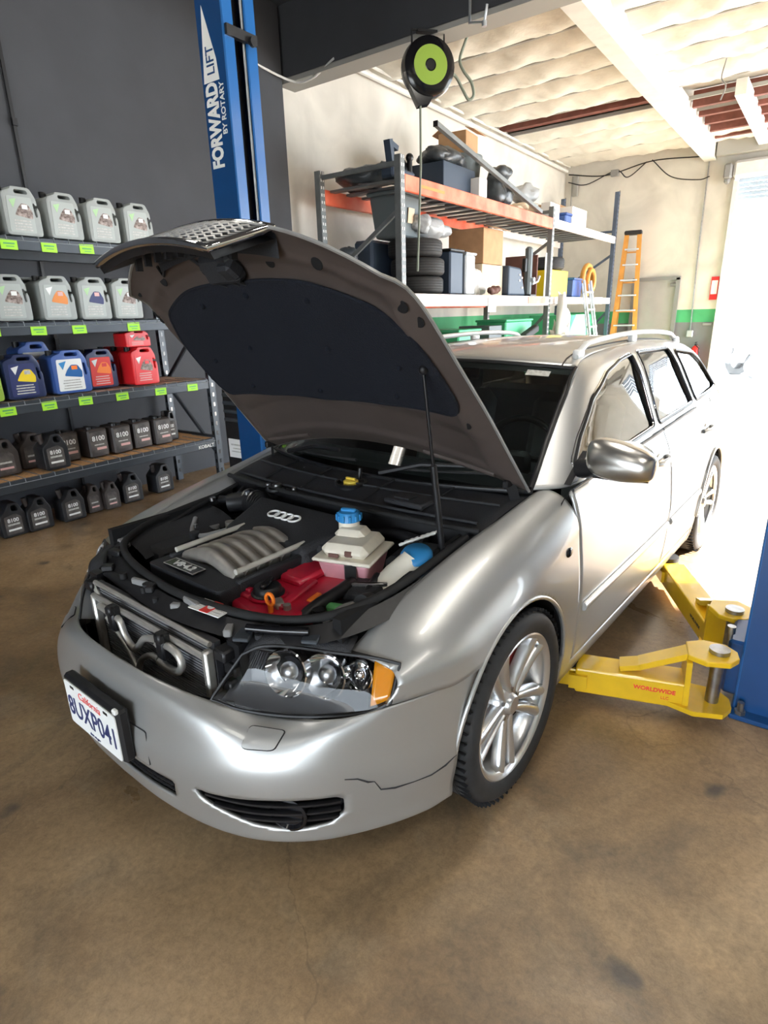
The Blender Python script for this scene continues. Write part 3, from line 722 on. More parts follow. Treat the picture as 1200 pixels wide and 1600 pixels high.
j1 = jug('oil_jug', 'grey oil jug with orange label art on second shelf', 'jug', ('juglight', 'white', 'orangeprint', 'pinkprint', 'textgrey'), 'grey oil jugs on the upper shelves')
j1.location = (XJ, .70, 1.562)
g = G(); g.box((.069, -.045, .215), (.002, .10, .055), rot=Matrix.Rotation(-.1, 3, 'X')); build('price_sticker', g, 'white', j1)
j2 = jug('oil_jug', 'grey oil jug with navy and pink label art on second shelf', 'jug', ('juglight', 'greenprint', 'navyprint', 'pinkprint', 'textgrey'), 'grey oil jugs on the upper shelves')
j2.location = (XJ, .975, 1.562)
g = G(); g.box((.069, -.02, .225), (.002, .12, .035), rot=Matrix.Rotation(.12, 3, 'X')); build('price_sticker', g, 'white', j2)
copy_tree(j0, (XJ, .385, 1.562), .03, 'grey oil jug at the left end of second shelf')
copy_tree(j0, (XJ, 1.245, 1.562), -.02, 'grey oil jug half hidden behind hood corner on second shelf')
copy_tree(j0, (XJ, .575, 1.562), .0, 'dim grey jug squeezed behind the orange-labelled jug').location = (XJ-.22, .585, 1.562)
nv = jug('oil_jug', 'navy oil jug with yellow label corner on third shelf', 'jugnavy', ('navyprint', 'white', 'yellowbin', 'textgrey', 'textgrey'), 'coloured oil jugs on third shelf', w=.25, h=.30)
nv.location = (XJ, .365, 1.042)
bl = jug('oil_jug', 'blue oil jug with big white label on third shelf', 'jugblue', ('white', 'bluecap', 'bluelt', 'orange', 'textgrey'), 'coloured oil jugs on third shelf', w=.27, h=.31)
bl.location = (XJ+.0, .70, 1.042)
nr = jug('oil_jug', 'navy oil jug with red label between blue and red jugs', 'jugnavy', ('redprint', 'white', 'orange', 'redprint', 'pinkprint'), 'coloured oil jugs on third shelf', w=.24, h=.30)
nr.location = (XJ-.10, .995, 1.042)
rd = jug('oil_jug', 'red oil jug at the front of the red row, third shelf', 'jugred', ('jugred', 'white', 'jugprint', 'jugred', 'pinkprint'), 'red oil jugs on third shelf', w=.23, h=.30)
rd.location = (XJ, 1.31, 1.042)
for k in range(1, 3): copy_tree(rd, (XJ-.196*k, 1.31, 1.042), 0, ['', 'red jug directly behind the front red jug', 'rearmost red jug of the row on third shelf', 'rearmost red jug of the row on third shelf'][k])
s_ = copy_tree(rd, (XJ-.02, 1.30, 1.345), 0, 'red jug lying on top of the front red jug')
s_.scale = (.9, .95, .42)
copy_tree(bl, (XJ-.29, .60, 1.045), 0, 'dark blue jug deep on third shelf behind the blue jug').scale = (1, .9, 1.2)
gy = jug('oil_jug', 'lime green jug cut off at left edge of third shelf', 'lime', ('lime', 'white', 'yellowbin', 'lime', 'textgrey'), 'coloured oil jugs on third shelf')
gy.location = (XJ, .09, 1.042)

def bottle(name, label, mbody, band, group, w=.185, h=.27, d=.15, txt=None):
    t = thing(name, label, 'bottle', group=group)
    out = rounded([(-w/2, .003), (w/2, .003), (w/2, h*.60), (w*.36, h*.78), (w*.24, h*.97), (-w*.10, h*.97), (-w*.22, h*.80), (-w*.5, h*.62)], .014, 3)
    hole = rounded([(-w*.02, h*.74), (w*.26, h*.72), (w*.16, h*.90), (-w*.02, h*.90)], .01, 2)
    o = build('body', trimmed(lambda u, v: (d/2, u, v), out, [hole], .0132, .0135), mbody, t, 40)
    if sum(p.normal.x for p in o.data.polygons) < 0: o.data.flip_normals()
    solid(o, d, -1); bevel(o, .010, 2, 60)
    g = G(); g.cyl((0, -w*.30, h*.72), (0, -w*.36, h*.98), .02, 12); build('cap', g, 'jugbrown', t, 40)
    x = d/2+.0006
    g = G(); g.prism(rounded([(-w*.36, h*.08), (w*.30, h*.08), (w*.30, h*.55), (w*.1, h*.66), (-w*.36, h*.60)], .008, 2), x, x+.001, 'x'); lb = build('label_panel', g, 'boxprint', t)
    g = G(); g.box((x+.002, -w*.02, h*.21), (.001, w*.5, h*.055)); build('label_band', g, band, lb)
    g = G(); g.box((x+.002, -w*.03, h*.36), (.001, w*.46, h*.05)); build('print_line', g, 'textgrey', lb)
    if txt: text('lettering', txt, h*.15, 'white', lb, frame_mat((x+.0022, -w*.03, h*.48), (0, 1, 0), (0, 0, 1)), bold=.001)
    return t
def oilbox(label, group):
    w, h, d = .165, .225, .20
    t = thing('oil_box', label, 'box', group=group)
    g = G(); g.box((0, 0, h/2), (d, w, h), .012); build('body', g, 'jugbrown', t)
    g = G(); g.box((-.0, 0, h+.006), (d*.7, .03, .012), .004); g.cyl((d*.32, -w*.3, h), (d*.32, -w*.3, h+.02), .018, 10); build('carry_handle', g, 'jugblack', t)
    x = d/2+.0006
    g = G(); g.box((x, 0, h*.47), (.0012, w*.86, h*.84)); lb = build('label_panel', g, 'boxprint', t)
    text('lettering', '8100', h*.24, 'white', lb, frame_mat((x+.001, 0, h*.66), (0, 1, 0), (0, 0, 1)), bold=.001)
    g = G(); g.box((x+.001, 0, h*.44), (.0008, w*.5, h*.04)); build('print_line', g, 'textgrey', lb)
    g = G(); g.box((x+.001, w*.10, h*.30), (.0008, w*.5, h*.09)); build('label_band', g, 'pinkprint', lb)
    return t
b0 = bottle('oil_bottle', 'black oil bottle standing forward on wooden fourth shelf', 'jugblack', 'white', 'oil bottles on the fourth shelf', txt='8100'); b0.location = (-3.10, .47, .506)
b1 = bottle('oil_bottle', 'brown oil bottle behind the forward black bottle, fourth shelf', 'jugbrown', 'pinkprint', 'oil bottles on the fourth shelf'); b1.location = (-3.30, .40, .506)
copy_tree(b1, (-3.22, .17, .506), 0, 'brown oil bottle at left edge of wooden fourth shelf')
copy_tree(b1, (-3.34, .05, .506), 0, 'dark bottle in the deep left corner of fourth shelf')
copy_tree(b0, (-3.26, 1.60, .506), 0, 'small black bottle at the right end of fourth shelf').scale = (.7, .65, 1.0)
bx = oilbox('leftmost brown oil box on the fourth shelf', 'brown oil boxes on the fourth shelf'); bx.location = (-3.30, .66, .506)
for k, y in enumerate((.87, 1.07, 1.27, 1.46)):
    copy_tree(bx, (-3.25+.02*(k % 2), y, .506), random.uniform(-.04, .04), ['second brown oil box on fourth shelf, beside leftmost box', 'middle brown oil box on the wooden fourth shelf', 'fourth brown oil box counted from the left, fourth shelf', 'rightmost brown oil box on the fourth shelf'][k])
fl = [(.19, -3.38, 0), (.375, -3.36, 0), (.64, -3.36, 0), (.85, -3.40, 1), (.99, -3.36, 1), (1.20, -3.40, 0), (1.55, -3.44, 0)]
labs = ['black oil bottle on the floor, leftmost under the shelving', 'second black oil bottle on the floor from the left', 'black floor bottle with clear white label, third from left',
        'narrow brown bottle on floor between two groups', 'narrow brown floor bottle beside its twin, nearer the fender', 'black floor bottle partly hidden by the fender edge', 'last floor bottle, only its top above the fender']
for k, (y, x, kind) in enumerate(fl):
    c = copy_tree(b1 if kind else b0, (x, y, .003), random.uniform(-.06, .06), labs[k], group='oil bottles on the floor')
    if kind: c.scale = (.8, .7, .9)
import mathutils.noise as mnoise
# ------------------------------------------------------------------ pallet rack on the left wall
RX0, RX1 = -3.50, -2.40; RY = (4.15, 8.45, 11.9)
pr = thing('pallet_rack', 'long grey pallet rack with orange-red beams along white wall', 'pallet rack', (-2.95, 8.0, 0))
def rk(p): return (p[0]+2.95, p[1]-8.0, p[2])
HT = (3.10, 3.10, 3.75)
for k, y in enumerate(RY):
    m_ = 'rackgrey' if k < 2 else 'rackblue'
    for x in (RX0, RX1):
        g = G(); c = rk((x, y, HT[k]/2)); g.box(c, (.08, .085, HT[k]), .004); u = build('upright', g, m_, pr)
        g = G()
        for q in range(int(HT[k]/.075)):
            for s in (-1, 1): g.box((c[0]+.0415, c[1]+s*.018, .08+q*.075), (.003, .013, .030))
        build('slot_holes', g, 'white' if k < 2 else 'black', u)['kind'] = 'stuff'
        g = G(); g.box((c[0], c[1], .006), (.14, .12, .012)); build('foot_plate', g, m_, u)
    for z0, z1 in ((.3, .3), (3.03, 3.03), (1.9, 2.6), (.35, 1.5)):
        g = G(); a, b = (RX0, RX1)
        g.bar(rk((a, y, z0)), rk((b, y, z1)), .03, .045); build('brace', g, m_, pr)
# beams: (bay, z, material, height)
for bay, z, m_, h in ((0, 2.93, 'rackred', .16), (0, 1.76, 'rackpale', .14), (1, 2.93, 'rackpale', .13), (1, 1.76, 'rackpale', .12)):
    y0, y1 = RY[bay]+.04, RY[bay+1]-.04
    for x in (RX0, RX1):
        g = G(); g.box(rk((x+(.02 if x == RX1 else -.02), (y0+y1)/2, z-h/2)), (.045, y1-y0, h), .008)
        build('beam', g, 'rackred' if (bay == 0 and x == RX0) else m_, pr)
    n = 14 if bay == 0 else 10
    for q in range(n):
        y = y0+(q+.5)*(y1-y0)/n
        g = G(); g.box(rk(((RX0+RX1)/2, y, z-.02)), (RX1-RX0-.05, .10 if bay == 0 else .12, .025), .004); build('deck_slat', g, 'deck', pr)
g = G(); g.box(rk((RX1+.045, 7.9, 1.70)), (.01, .7, .1)); build('paint_patch', g, 'rackred', pr)
g = G(); g.box(rk((RX1+.045, 4.75, 2.85)), (.003, .5, .03)); build('beam_sticker', g, 'orangeprint', pr)
g = G(); g.box(rk((RX1+.05, 6.3, 1.64)), (.004, .24, .2)); build('hanging_notice', g, 'white', pr)
Z1, Z2 = 1.765, 2.935
def box_thing(name, label, cat, c, d, m_, rz=0, flaps=False, lid=None, group=None):
    t = thing(name, label, cat, (c[0], c[1], c[2]), rz, group)
    g = G(); g.box((0, 0, d[2]/2), d, .006 if not lid else .02); build('carton' if flaps or not lid else 'bin_body', g, m_, t)
    if flaps:
        g = G(); R = Matrix.Rotation(.35, 3, 'Y'); g.box((d[0]/2+.05, 0, d[2]+.01), (.14, d[1], .006), rot=R); build('flap', g, m_, t)
        g = G(); g.box((-d[0]/2-.04, 0, d[2]+.02), (.12, d[1], .006), rot=Matrix.Rotation(-.5, 3, 'Y')); build('flap', g, m_, t)
    if lid:
        g = G(); g.box((0, 0, d[2]+.01), (d[0]+.03, d[1]+.03, .035), .01); build('lid', g, lid, t)
    return t
# --- on the top level
def lumps(name, label, cat, c, items, m_, group=None):
    lo = min(p[2]-r*sq[2] for p, r, sq in items); c = (c[0], c[1], c[2]-lo+.002)
    t = thing(name, label, cat, c, 0, group); g = G()
    for (p, r, sq) in items:
        q = G(); q.ball(p, r, 26, 16, sq); pv = Vector(p)
        for i_, v in enumerate(q.V):
            v = Vector(v); d = v-pv; k = 1+.55*mnoise.noise((v+Vector(c))*(1.1/r))+.25*abs(mnoise.noise((v+Vector(c))*(3.0/r)))
            w_ = pv+d*k; q.V[i_] = (w_.x, w_.y, max(w_.z, lo+.006*(1+sin(v.x*90))))
        g.add(q.V, q.F)
    build('folds', g, m_, t, 60); return t
lumps('tarp_pile', 'dark crumpled tarp pile at the near end of top shelf', 'tarp', (-3.1, 4.5, Z2), [((0, 0, .08), .28, (1.2, 1, .35)), ((.25, .1, .1), .2, (1, 1, .6)), ((-.2, .25, .07), .22, (1, 1, .4))], 'bag')
t = thing('car_stand_frame', 'dark machine part with upright arm on near top shelf', 'machine part', (-2.62, 4.45, Z2))
g = G(); g.box((0, 0, .05), (.16, .45, .1), .02); g.bar((0, -.12, .08), (0, -.18, .36), .08, .06); g.bar((0, -.17, .34), (0, -.02, .30), .05, .05); build('frame_body', g, 'tote', t)
g = G(); g.cyl((.02, .2, .1), (.02, .2, .22), .03, 10); g.ball((.02, .2, .25), .045, 10, 6); build('knob', g, 'black', t, 50)
box_thing('storage_tote', 'navy tote with white label on the top shelf', 'tote', (-2.85, 5.75, Z2), (.55, .8, .34), 'tote')
lumps('plastic_bag', 'dark plastic sheeting heaped over the navy tote', 'plastic bag', (-2.85, 5.7, Z2+.34), [((0, 0, .04), .26, (.9, 1.3, .4)), ((0, .3, .04), .18, (1, 1, .5)), ((.1, -.25, .03), .16, (1, 1, .5))], 'bag')
t = thing('waste_bin', 'round grey bin on top shelf carrying a cardboard box', 'bin', (-3.0, 6.55, Z2))
g = G(); g.lathe([(0, .0), (.22, 0), (.27, .58), (.29, .58), (.29, .62), (.25, .62), (.24, .1), (0, .1)], 24); build('bin_body', g, 'totegrey', t, 40)
g = G(); g.box((.3, 0, .5), (.04, .14, .04), .01); build('grip', g, 'totegrey', t)
box_thing('cardboard_box', 'brown open cardboard box on top of the grey bin', 'box', (-3.02, 6.5, Z2+.622), (.40, .42, .26), 'card', .1, True)
lumps('plastic_bag', 'dark bag slumped beside the grey bin on top shelf', 'plastic bag', (-2.52, 6.62, Z2), [((0, 0, .12), .2, (.8, .8, .9)), ((.02, .1, .32), .16, (.9, 1.2, .7)), ((.0, .28, .1), .14, (.8, 1, .9))], 'bag')
box_thing('cardboard_box', 'small white box in front of the dark bag, top shelf', 'box', (-2.52, 6.15, Z2), (.14, .22, .24), 'white')
t = thing('square_tube', 'long grey steel tube leaning across the top shelf goods', 'steel tube', (0, 0, 0))
g = G(); g.bar((-2.32, 4.75, 3.48), (-2.36, 7.9, 2.96), .05, .05); build('tube', g, 'rackgrey', t)
g = G(); g.box((-2.32, 4.74, 3.48), (.055, .01, .055)); build('end_cap', g, 'black', t)
lumps('cloth_heap', 'pale folded cloths on the top shelf near the second upright', 'cloths', (-2.75, 7.55, Z2), [((0, 0, .04), .2, (1, 1.4, .3)), ((.1, .2, .08), .13, (1, 1, .5))], 'cardpale')
box_thing('cardboard_box', 'large pale carton straddling the second upright on top', 'box', (-3.0, 8.90, Z2), (.5, .7, .24), 'cardpale', 0, True)
lumps('plastic_bag', 'clear bag of packing on the pale carton, far top shelf', 'plastic bag', (-3.0, 8.75, Z2+.30), [((0, 0, .08), .2, (1, 1.2, .7))], 'bagclear')
box_thing('cardboard_box', 'white carton in front on the far bay top shelf', 'box', (-2.56, 8.78, Z2), (.16, .42, .26), 'white')
box_thing('cardboard_box', 'tan carton stack behind white cartons on far top shelf', 'box', (-2.95, 9.75, Z2), (.5, .75, .36), 'card')
box_thing('cardboard_box', 'bright white carton farthest along the top shelf', 'box', (-2.60, 9.9, Z2), (.3, .75, .30), 'white')
box_thing('cooler_box', 'small blue case beside the bright white carton', 'case', (-2.48, 9.25, Z2), (.14, .28, .13), 'jugblue', lid='jugblue')
# --- on the middle level
def tyre_profile(R=.31, r=.19, w=.2):
    h = w/2
    return [(r, -h*.75), (r+.02, -h*.95), (R-.05, -h), (R-.015, -h*.85), (R, -h*.6), (R, h*.6), (R-.015, h*.85), (R-.05, h), (r+.02, h*.95), (r, h*.75)]
ty = thing('tyre', 'bottom tyre of the stack on the middle shelf', 'tyre', (-2.78, 5.05, Z1+.105), 0, 'stacked tyres on the rack')
g = G(); g.lathe(tyre_profile(.33, .19, .2), 36, closed=True); build('casing', g, 'tyre', ty, 40)
g = G()
for z in (-.045, -.015, .015, .045): g.lathe([(.331, z-.004), (.333, z), (.331, z+.004)], 36)
build('tread_grooves', g, 'rubber', ty, 40)
copy_tree(ty, (-2.77, 5.06, Z1+.315), .5, 'middle tyre of the stack on the middle shelf')
copy_tree(ty, (-2.79, 5.04, Z1+.525), .9, 'top tyre of the stack on the middle shelf')
t = thing('waste_bin', 'tall dark grey wheeled bin with paper label, middle shelf', 'bin', (-2.95, 4.88, Z1+.635), .06)
g = G(); V = []
for z, s in ((0, .2), (.46, .25)): V += [(-s*.9, -s, z), (s*.9, -s, z), (s*.9, s, z), (-s*.9, s, z)]
g.add(V, [(0, 3, 2, 1), (4, 5, 6, 7), (0, 1, 5, 4), (1, 2, 6, 5), (2, 3, 7, 6), (3, 0, 4, 7)]); o = build('bin_body', g, 'totegrey', t); bevel(o, .03)
g = G(); g.box((0, 0, .475), (.5, .55, .04), .015); build('lid', g, 'totegrey', t)
g = G(); g.box((.215, -.02, .24), (.006, .14, .16), rot=Matrix.Rotation(.1, 3, 'Y')); build('paper_label', g, 'cardpale', t)
g = G(); g.box((-3.27, 4.86, Z1+.32), (.28, .5, .63), .03); tag(build('storage_crate', g, 'tote'), 'dark crate carrying the wheeled bin behind the tyres', 'crate')
lumps('plastic_bag', 'grey sack slumped behind the near upright, middle shelf', 'plastic bag', (-3.25, 4.28, Z1), [((0, 0, .22), .2, (.8, .5, 1.1)), ((0, .02, .42), .15, (.8, .6, .7))], 'bag')
lumps('plastic_bag', 'clear plastic bag lying on the tyre stack', 'plastic bag', (-2.82, 5.25, Z1+.64), [((0, 0, .1), .24, (1, 1.3, .5)), ((.0, .3, .1), .16, (1, 1.2, .5)), ((.1, -.2, .15), .12, (1, 1, .8))], 'bagclear')
box_thing('storage_tote', 'dark blue tote with pale end beside the tyre stack', 'tote', (-2.78, 5.62, Z1), (.5, .34, .52), 'tote', 0, lid='black')
box_thing('storage_tote', 'pale blue tote right of the dark tote, middle shelf', 'tote', (-2.72, 5.98, Z1), (.40, .26, .50), 'alu', 0, lid='alu')
lumps('plastic_bag', 'white plastic bag beside the pale blue tote', 'plastic bag', (-2.65, 6.28, Z1), [((0, 0, .16), .15, (.8, .8, 1.1)), ((0, .1, .1), .12, (1, 1, .9))], 'white')
box_thing('cardboard_box', 'upper cardboard carton with shadowed side on middle shelf', 'box', (-2.85, 6.75, Z1+.42), (.55, .62, .46), 'card', 0, True)
box_thing('cardboard_box', 'lower pale carton under the upper cardboard carton', 'box', (-2.85, 6.75, Z1), (.55, .66, .415), 'cardpale')
t = thing('gear_bag', 'black bag with small white buckles on middle shelf', 'bag', (-2.6, 7.38, Z1), 0)
g = G(); g.prism([(-.28, 0), (.36, 0), (.16, .40), (-.28, .42)], -.12, .12, 'x'); o = build('bag_body', g, 'tote', t); bevel(o, .03)
for y, z in ((.1, .3), (.18, .26), (.2, .12), (.1, .22)):
    g = G(); g.box((.125, y, z), (.01, .04, .025)); build('buckle', g, 'white', t)
lumps('stuffed_rag', 'small reddish rag bundle hanging at the shelf front', 'rag', (-2.38, 6.35, Z1), [((0, 0, .04), .07, (.8, 1.3, .7)), ((0, .1, .06), .06, (1, 1, .8))], 'brown')
t = thing('monitor_arm', 'dark upright pole stand with clamp beside brown board', 'stand', (-2.5, 7.85, Z1))
g = G(); g.box((0, 0, .36), (.10, .12, .72), .03); build('pole', g, 'totegrey', t)
g = G(); g.box((0, 0, .01), (.2, .22, .02)); g.box((-.02, -.1, .45), (.06, .08, .2), .01); build('base', g, 'black', t)
g = G(); g.tube([(.05, .06, .18), (.08, .2, .22), (.08, .26, .3)], .02, 8); g.cyl((.05, .02, .24), (.1, .02, .24), .035, 10); build('clamp', g, 'alu', t, 50)
g = G(); g.box((-2.75, 8.15, Z1+.31), (.55, .035, .62), .004); tag(build('board', g, 'brown'), 'dark brown board standing against the second upright', 'board')
g = G(); g.box((-2.43, 8.40, Z1+.33), (.012, .10, .66), .003); tag(build('board', g, 'white'), 'narrow white strip fixed on the second upright', 'board')
box_thing('storage_bin', 'bright yellow bin on the far bay middle shelf', 'bin', (-2.68, 9.05, Z1), (.5, .78, .42), 'yellowbin', 0)
t = copy_tree(ty, (-2.7, 9.0, Z1+.53), .2, 'single tyre lying on the yellow bin', group='tyre on the yellow bin')
lumps('tool_bag', 'dark small bag behind the tyre on yellow bin', 'bag', (-2.85, 9.5, Z1+.43), [((0, 0, .1), .16, (1, 1.2, .6))], 'bag')
box_thing('storage_crate', 'royal blue crate right of the yellow bin', 'crate', (-2.62, 9.95, Z1), (.4, .62, .30), 'jugblue', .1, lid='bluelt')
g = G(); g.tube([(-2.5, 10.72+.28*cos(a), Z1+.32+.26*sin(a)) for a in [2*pi*k/20 for k in range(20)]], .05, 8, True); g.tube([(-2.44, 10.77+.2*cos(a), Z1+.30+.2*sin(a)) for a in [2*pi*k/20 for k in range(20)]], .04, 8, True)
tag(build('hose_coil', g, 'ladder_o', None, 60), 'coiled orange hose standing on the far middle shelf', 'hose')
# --- under the rack
box_thing('storage_bin', 'green bin with clear lower half under the rack, nearest', 'bin', (-2.75, 5.9, 0.78), (.55, .62, .52), 'greenbin', 0, lid='greenbin', group='green bins under the rack')
box_thing('storage_bin', 'clear bin holding up the nearest green bin', 'bin', (-2.75, 5.9, 0), (.55, .62, .76), 'clearbin', 0)
box_thing('waste_bin', 'dark grey bin between the green bins under rack', 'bin', (-2.75, 6.75, 0), (.5, .42, 1.35), 'totegrey', 0)
box_thing('storage_bin', 'long green bin under the rack left of second upright', 'bin', (-2.75, 7.6, 0), (.5, 1.0, 1.40), 'greenbin', 0, lid='greenbin', group='green bins under the rack')
t = thing('leaning_bumper', 'black car trim piece lying in front of green bin', 'car part', (-2.35, 7.55, 1.12))
g = G(); g.bar((0, -.35, -.02), (0, .35, .16), .12, .1); o = build('trim_piece', g, 'blackt', t); bevel(o, .02)
box_thing('storage_bin', 'dark teal bin under the far bay beside the ladder', 'bin', (-2.9, 10.6, 0), (.6, 1.9, 1.45), 'greenbin', 0)
lumps('wrapped_roll', 'tall white wrapped roll leaning by the second upright', 'roll', (-2.25, 8.75, 0), [((0, 0, .80), .13, (1, 1.5, 6.1)), ((0, .17, .78), .11, (1, 1.4, 7.0))], 'white')
# --- ladders
def ladder(name, label, base, top, w0, w1, n, mr, mstep, splay=None, sec=.07):
    t = thing(name, label, 'ladder', base)
    B = Vector(base); T = Vector(top)-B
    for s in (-1, 1):
        g = G(); g.bar((0, s*w0/2, 0), (T.x, T.y+s*w1/2, T.z), .03, sec, up=(1, 0, 0)); build('rail', g, mr, t)
        if splay:
            g = G(); g.bar((splay, s*w0/2, 0), (T.x+.03*(1 if splay > 0 else -1), T.y+s*w1/2, T.z), .03, sec*.7, up=(1, 0, 0)); build('rear_rail', g, mr, t)
    for k in range(1, n+1):
        f = k/(n+.6); c = T*f; w = w0+(w1-w0)*f
        g = G(); g.box((c.x, c.y, c.z), (.08, w, .03), .004); build('rung', g, mstep, t)
    return t
ol = thing('step_ladder', 'tall orange fibreglass step ladder by the far wall', 'ladder', (-2.14, 12.34, 0), .2)
for s in (-1, 1):
    g = G(); g.bar((s*.27, -.42, 0), (s*.12, 0, 3.0), .09, .03, up=(0, 1, 0)); build('rail', g, 'ladder_o', ol)
    g = G(); g.bar((s*.25, .42, 0), (s*.11, .08, 2.95), .06, .03, up=(0, 1, 0)); build('rear_rail', g, 'ladder_o', ol)
for k in range(1, 10):
    f = k/10.; w = .54-.30*f; g = G(); g.box((0, -.42*(1-f), 3.0*f), (w, .09, .03), .005); build('step', g, 'alu', ol)
    if k % 2: g = G(); g.box((0, .42-.34*f, 2.95*f), (w*.9, .03, .03)); build('rear_brace', g, 'ladder_o', ol)
g = G(); g.box((0, .03, 3.02), (.34, .24, .08), .02); build('top_cap', g, 'black', ol)
al = thing('folding_ladder', 'aluminium ladder leaning on the far bay of the rack', 'ladder', (-2.22, 10.0, 0))
for y0 in (0, .38):
    g = G(); g.bar((.28, y0, 0), (-.1, y0, 2.05), .03, .07, up=(0, 1, 0)); build('rail', g, 'alu', al)
    g = G(); g.bar((.22, y0+.08, 0), (-.16, y0+.08, 2.0), .02, .04, up=(0, 1, 0)); build('rail', g, 'alu', al)
for k in range(1, 7):
    g = G(); g.box((.28-.38*k*.15, .19, 2.05*k*.15), (.05, .46, .035), .006); build('rung', g, 'alu', al)
# ------------------------------------------------------------------ hose reel hanging from the beam
hr = thing('hose_reel', 'black hose reel with lime green disc hanging from beam', 'hose reel', (-1.87, 3.86, 3.66), radians(48))
g = G(); g.lathe([(0, -.085), (.19, -.085), (.232, -.06), (.238, 0), (.232, .06), (.19, .085), (0, .085)], 40, axis='y')
g.prism([(-.19, -.14), (.04, -.22), (.0, -.29), (-.10, -.31)], -.05, .05, 'y'); o = build('drum_case', g, 'blackg', hr, 40)
g = G(); g.lathe([(.05, -.089), (.155, -.089), (.155, -.084), (.05, -.084)], 36, axis='y', closed=True); build('green_disc', g, 'lime', hr, 40)
g = G(); g.lathe([(0, -.095), (.040, -.095), (.040, -.08)], 20, axis='y'); build('hub', g, 'black', hr, 40)
g = G(); g.lathe([(.240, .012), (.244, .018), (.240, .024)], 40, axis='y'); g.lathe([(.238, .044), (.242, .050), (.238, .056)], 40, axis='y')
for a in (0.3, 1.2, 2.1): g.box((.238*cos(a), .03, .238*sin(a)), (.03, .06, .03))
build('rim_band', g, 'steel', hr, 40)
g = G(); g.tube([(-.15, 0, .16), (-.15, 0, .285), (.15, 0, .285), (.15, 0, .16)], .012, 8); g.box((0, 0, .275), (.2, .06, .02)); build('mount_bracket', g, 'black', hr, 40)
PH = [(.22, .06, .0), (.30, .10, -.02), (.38, .12, -.12), (.44, .13, -.19), (.49, .13, -.15), (.46, .12, -.05), (.38, .11, .03), (.34, .11, .12), (.39, .11, .26), (.44, .11, .38), (.45, .11, .50)]
tb = [(i_, p_) for i_, p_ in enumerate(PH)]; g = G(); g.tube([interp(tb, i_/5) for i_ in range(51)], .014, 8); build('feed_hose', g, 'cord', hr, 60)
g = G(); g.tube([(-.08, -.02, -.30), (-.08, -.02, -.8), (-.13, -.06, -1.72)], .011, 8); build('hanging_cord', g, 'cord', hr, 60)
bk = thing('conduit_bracket', 'white U-shaped pipe bracket under the beam near reel', 'bracket', (-1.40, 3.86, 3.92))
g = G(); g.tube([(-.05, 0, .15), (-.05, 0, -.02), (.10, -.02, -.06), (.12, -.02, .06)], .014, 8); build('pipe', g, 'alu', bk, 60)
g = G(); g.cyl((.10, -.02, -.09), (.10, -.02, -.05), .022, 10); build('pipe_cap', g, 'alu', bk, 40)
g = G(); g.box((-.96, 4.25, 4.14), (.12, .1, .12), .01); tag(build('junction_box', g, 'frame'), 'grey electrical box on rafter end at the top', 'junction box')
# ------------------------------------------------------------------ white off-roader outside
sv = thing('offroad_vehicle', 'white boxy off-road vehicle parked in bright yard outside', 'car', (.85, 18.9, -.40), radians(28))
prof = [(-1.95, .50), (-1.95, .86), (-1.85, 1.0), (-.75, 1.08), (-.45, 1.62), (.2, 1.78), (1.9, 1.78), (2.0, 1.05), (2.02, .50)]
def archcut(P, cx, r=.45):
    return [(cx+r*cos(a), max(.46, .42+r*sin(a))) for a in [pi*k/10 for k in range(11)]]
outl = prof+[(p[0], p[1]) for p in archcut(None, 1.25)]+[(p[0], p[1]) for p in archcut(None, -1.25)]
g = G(); g.prism(outl, -.85, .85, 'y'); o = build('body', g, 'suv', sv); bevel(o, .04)
g = G(); g.prism([(-.62, 1.12), (-.40, 1.56), (.15, 1.60), (.15, 1.12)], -.86, .86, 'y'); g.prism([(.25, 1.12), (.25, 1.62), (1.75, 1.62), (1.8, 1.12)], -.86, .86, 'y'); build('window_glass', g, 'blackg', sv)
g = G()
for y in (-.6, .6): g.lathe([(0, -1.97), (.08, -1.97), (.09, -1.94)], 16, (0, y, .78), 'x')
build('headlamp', g, 'black', sv, 40)
for k in range(5):
    g = G(); g.box((-1.96, -.3+k*.15, .78), (.02, .06, .28)); build('grille_slot', g, 'frame', sv)
g = G(); g.box((-2.0, 0, .52), (.16, 1.6, .14), .03); build('bumper', g, 'totegrey', sv)
for x in (-1.25, 1.25):
    for s in (-1, 1):
        w = bpy.data.objects.new('wheel', None); COL.objects.link(w); w.parent = sv; w.location = (x, s*.74, .38)
        g = G(); g.lathe([(.2, -.11), (.36, -.12), (.38, 0), (.36, .12), (.2, .11)], 24, axis='y', closed=True); build('tyre', g, 'frame', w, 40)  # tyre grey instead of black: outdoor haze put into the colour
        g = G(); g.lathe([(0, s*.08), (.08, s*.1), (.2, s*.1), (.21, s*.11)], 20, axis='y'); build('rim', g, 'alloy', w, 40)
g = G(); g.box((-.3, -.95, 1.22), (.12, .16, .16), .03); build('mirror', g, 'black', sv)
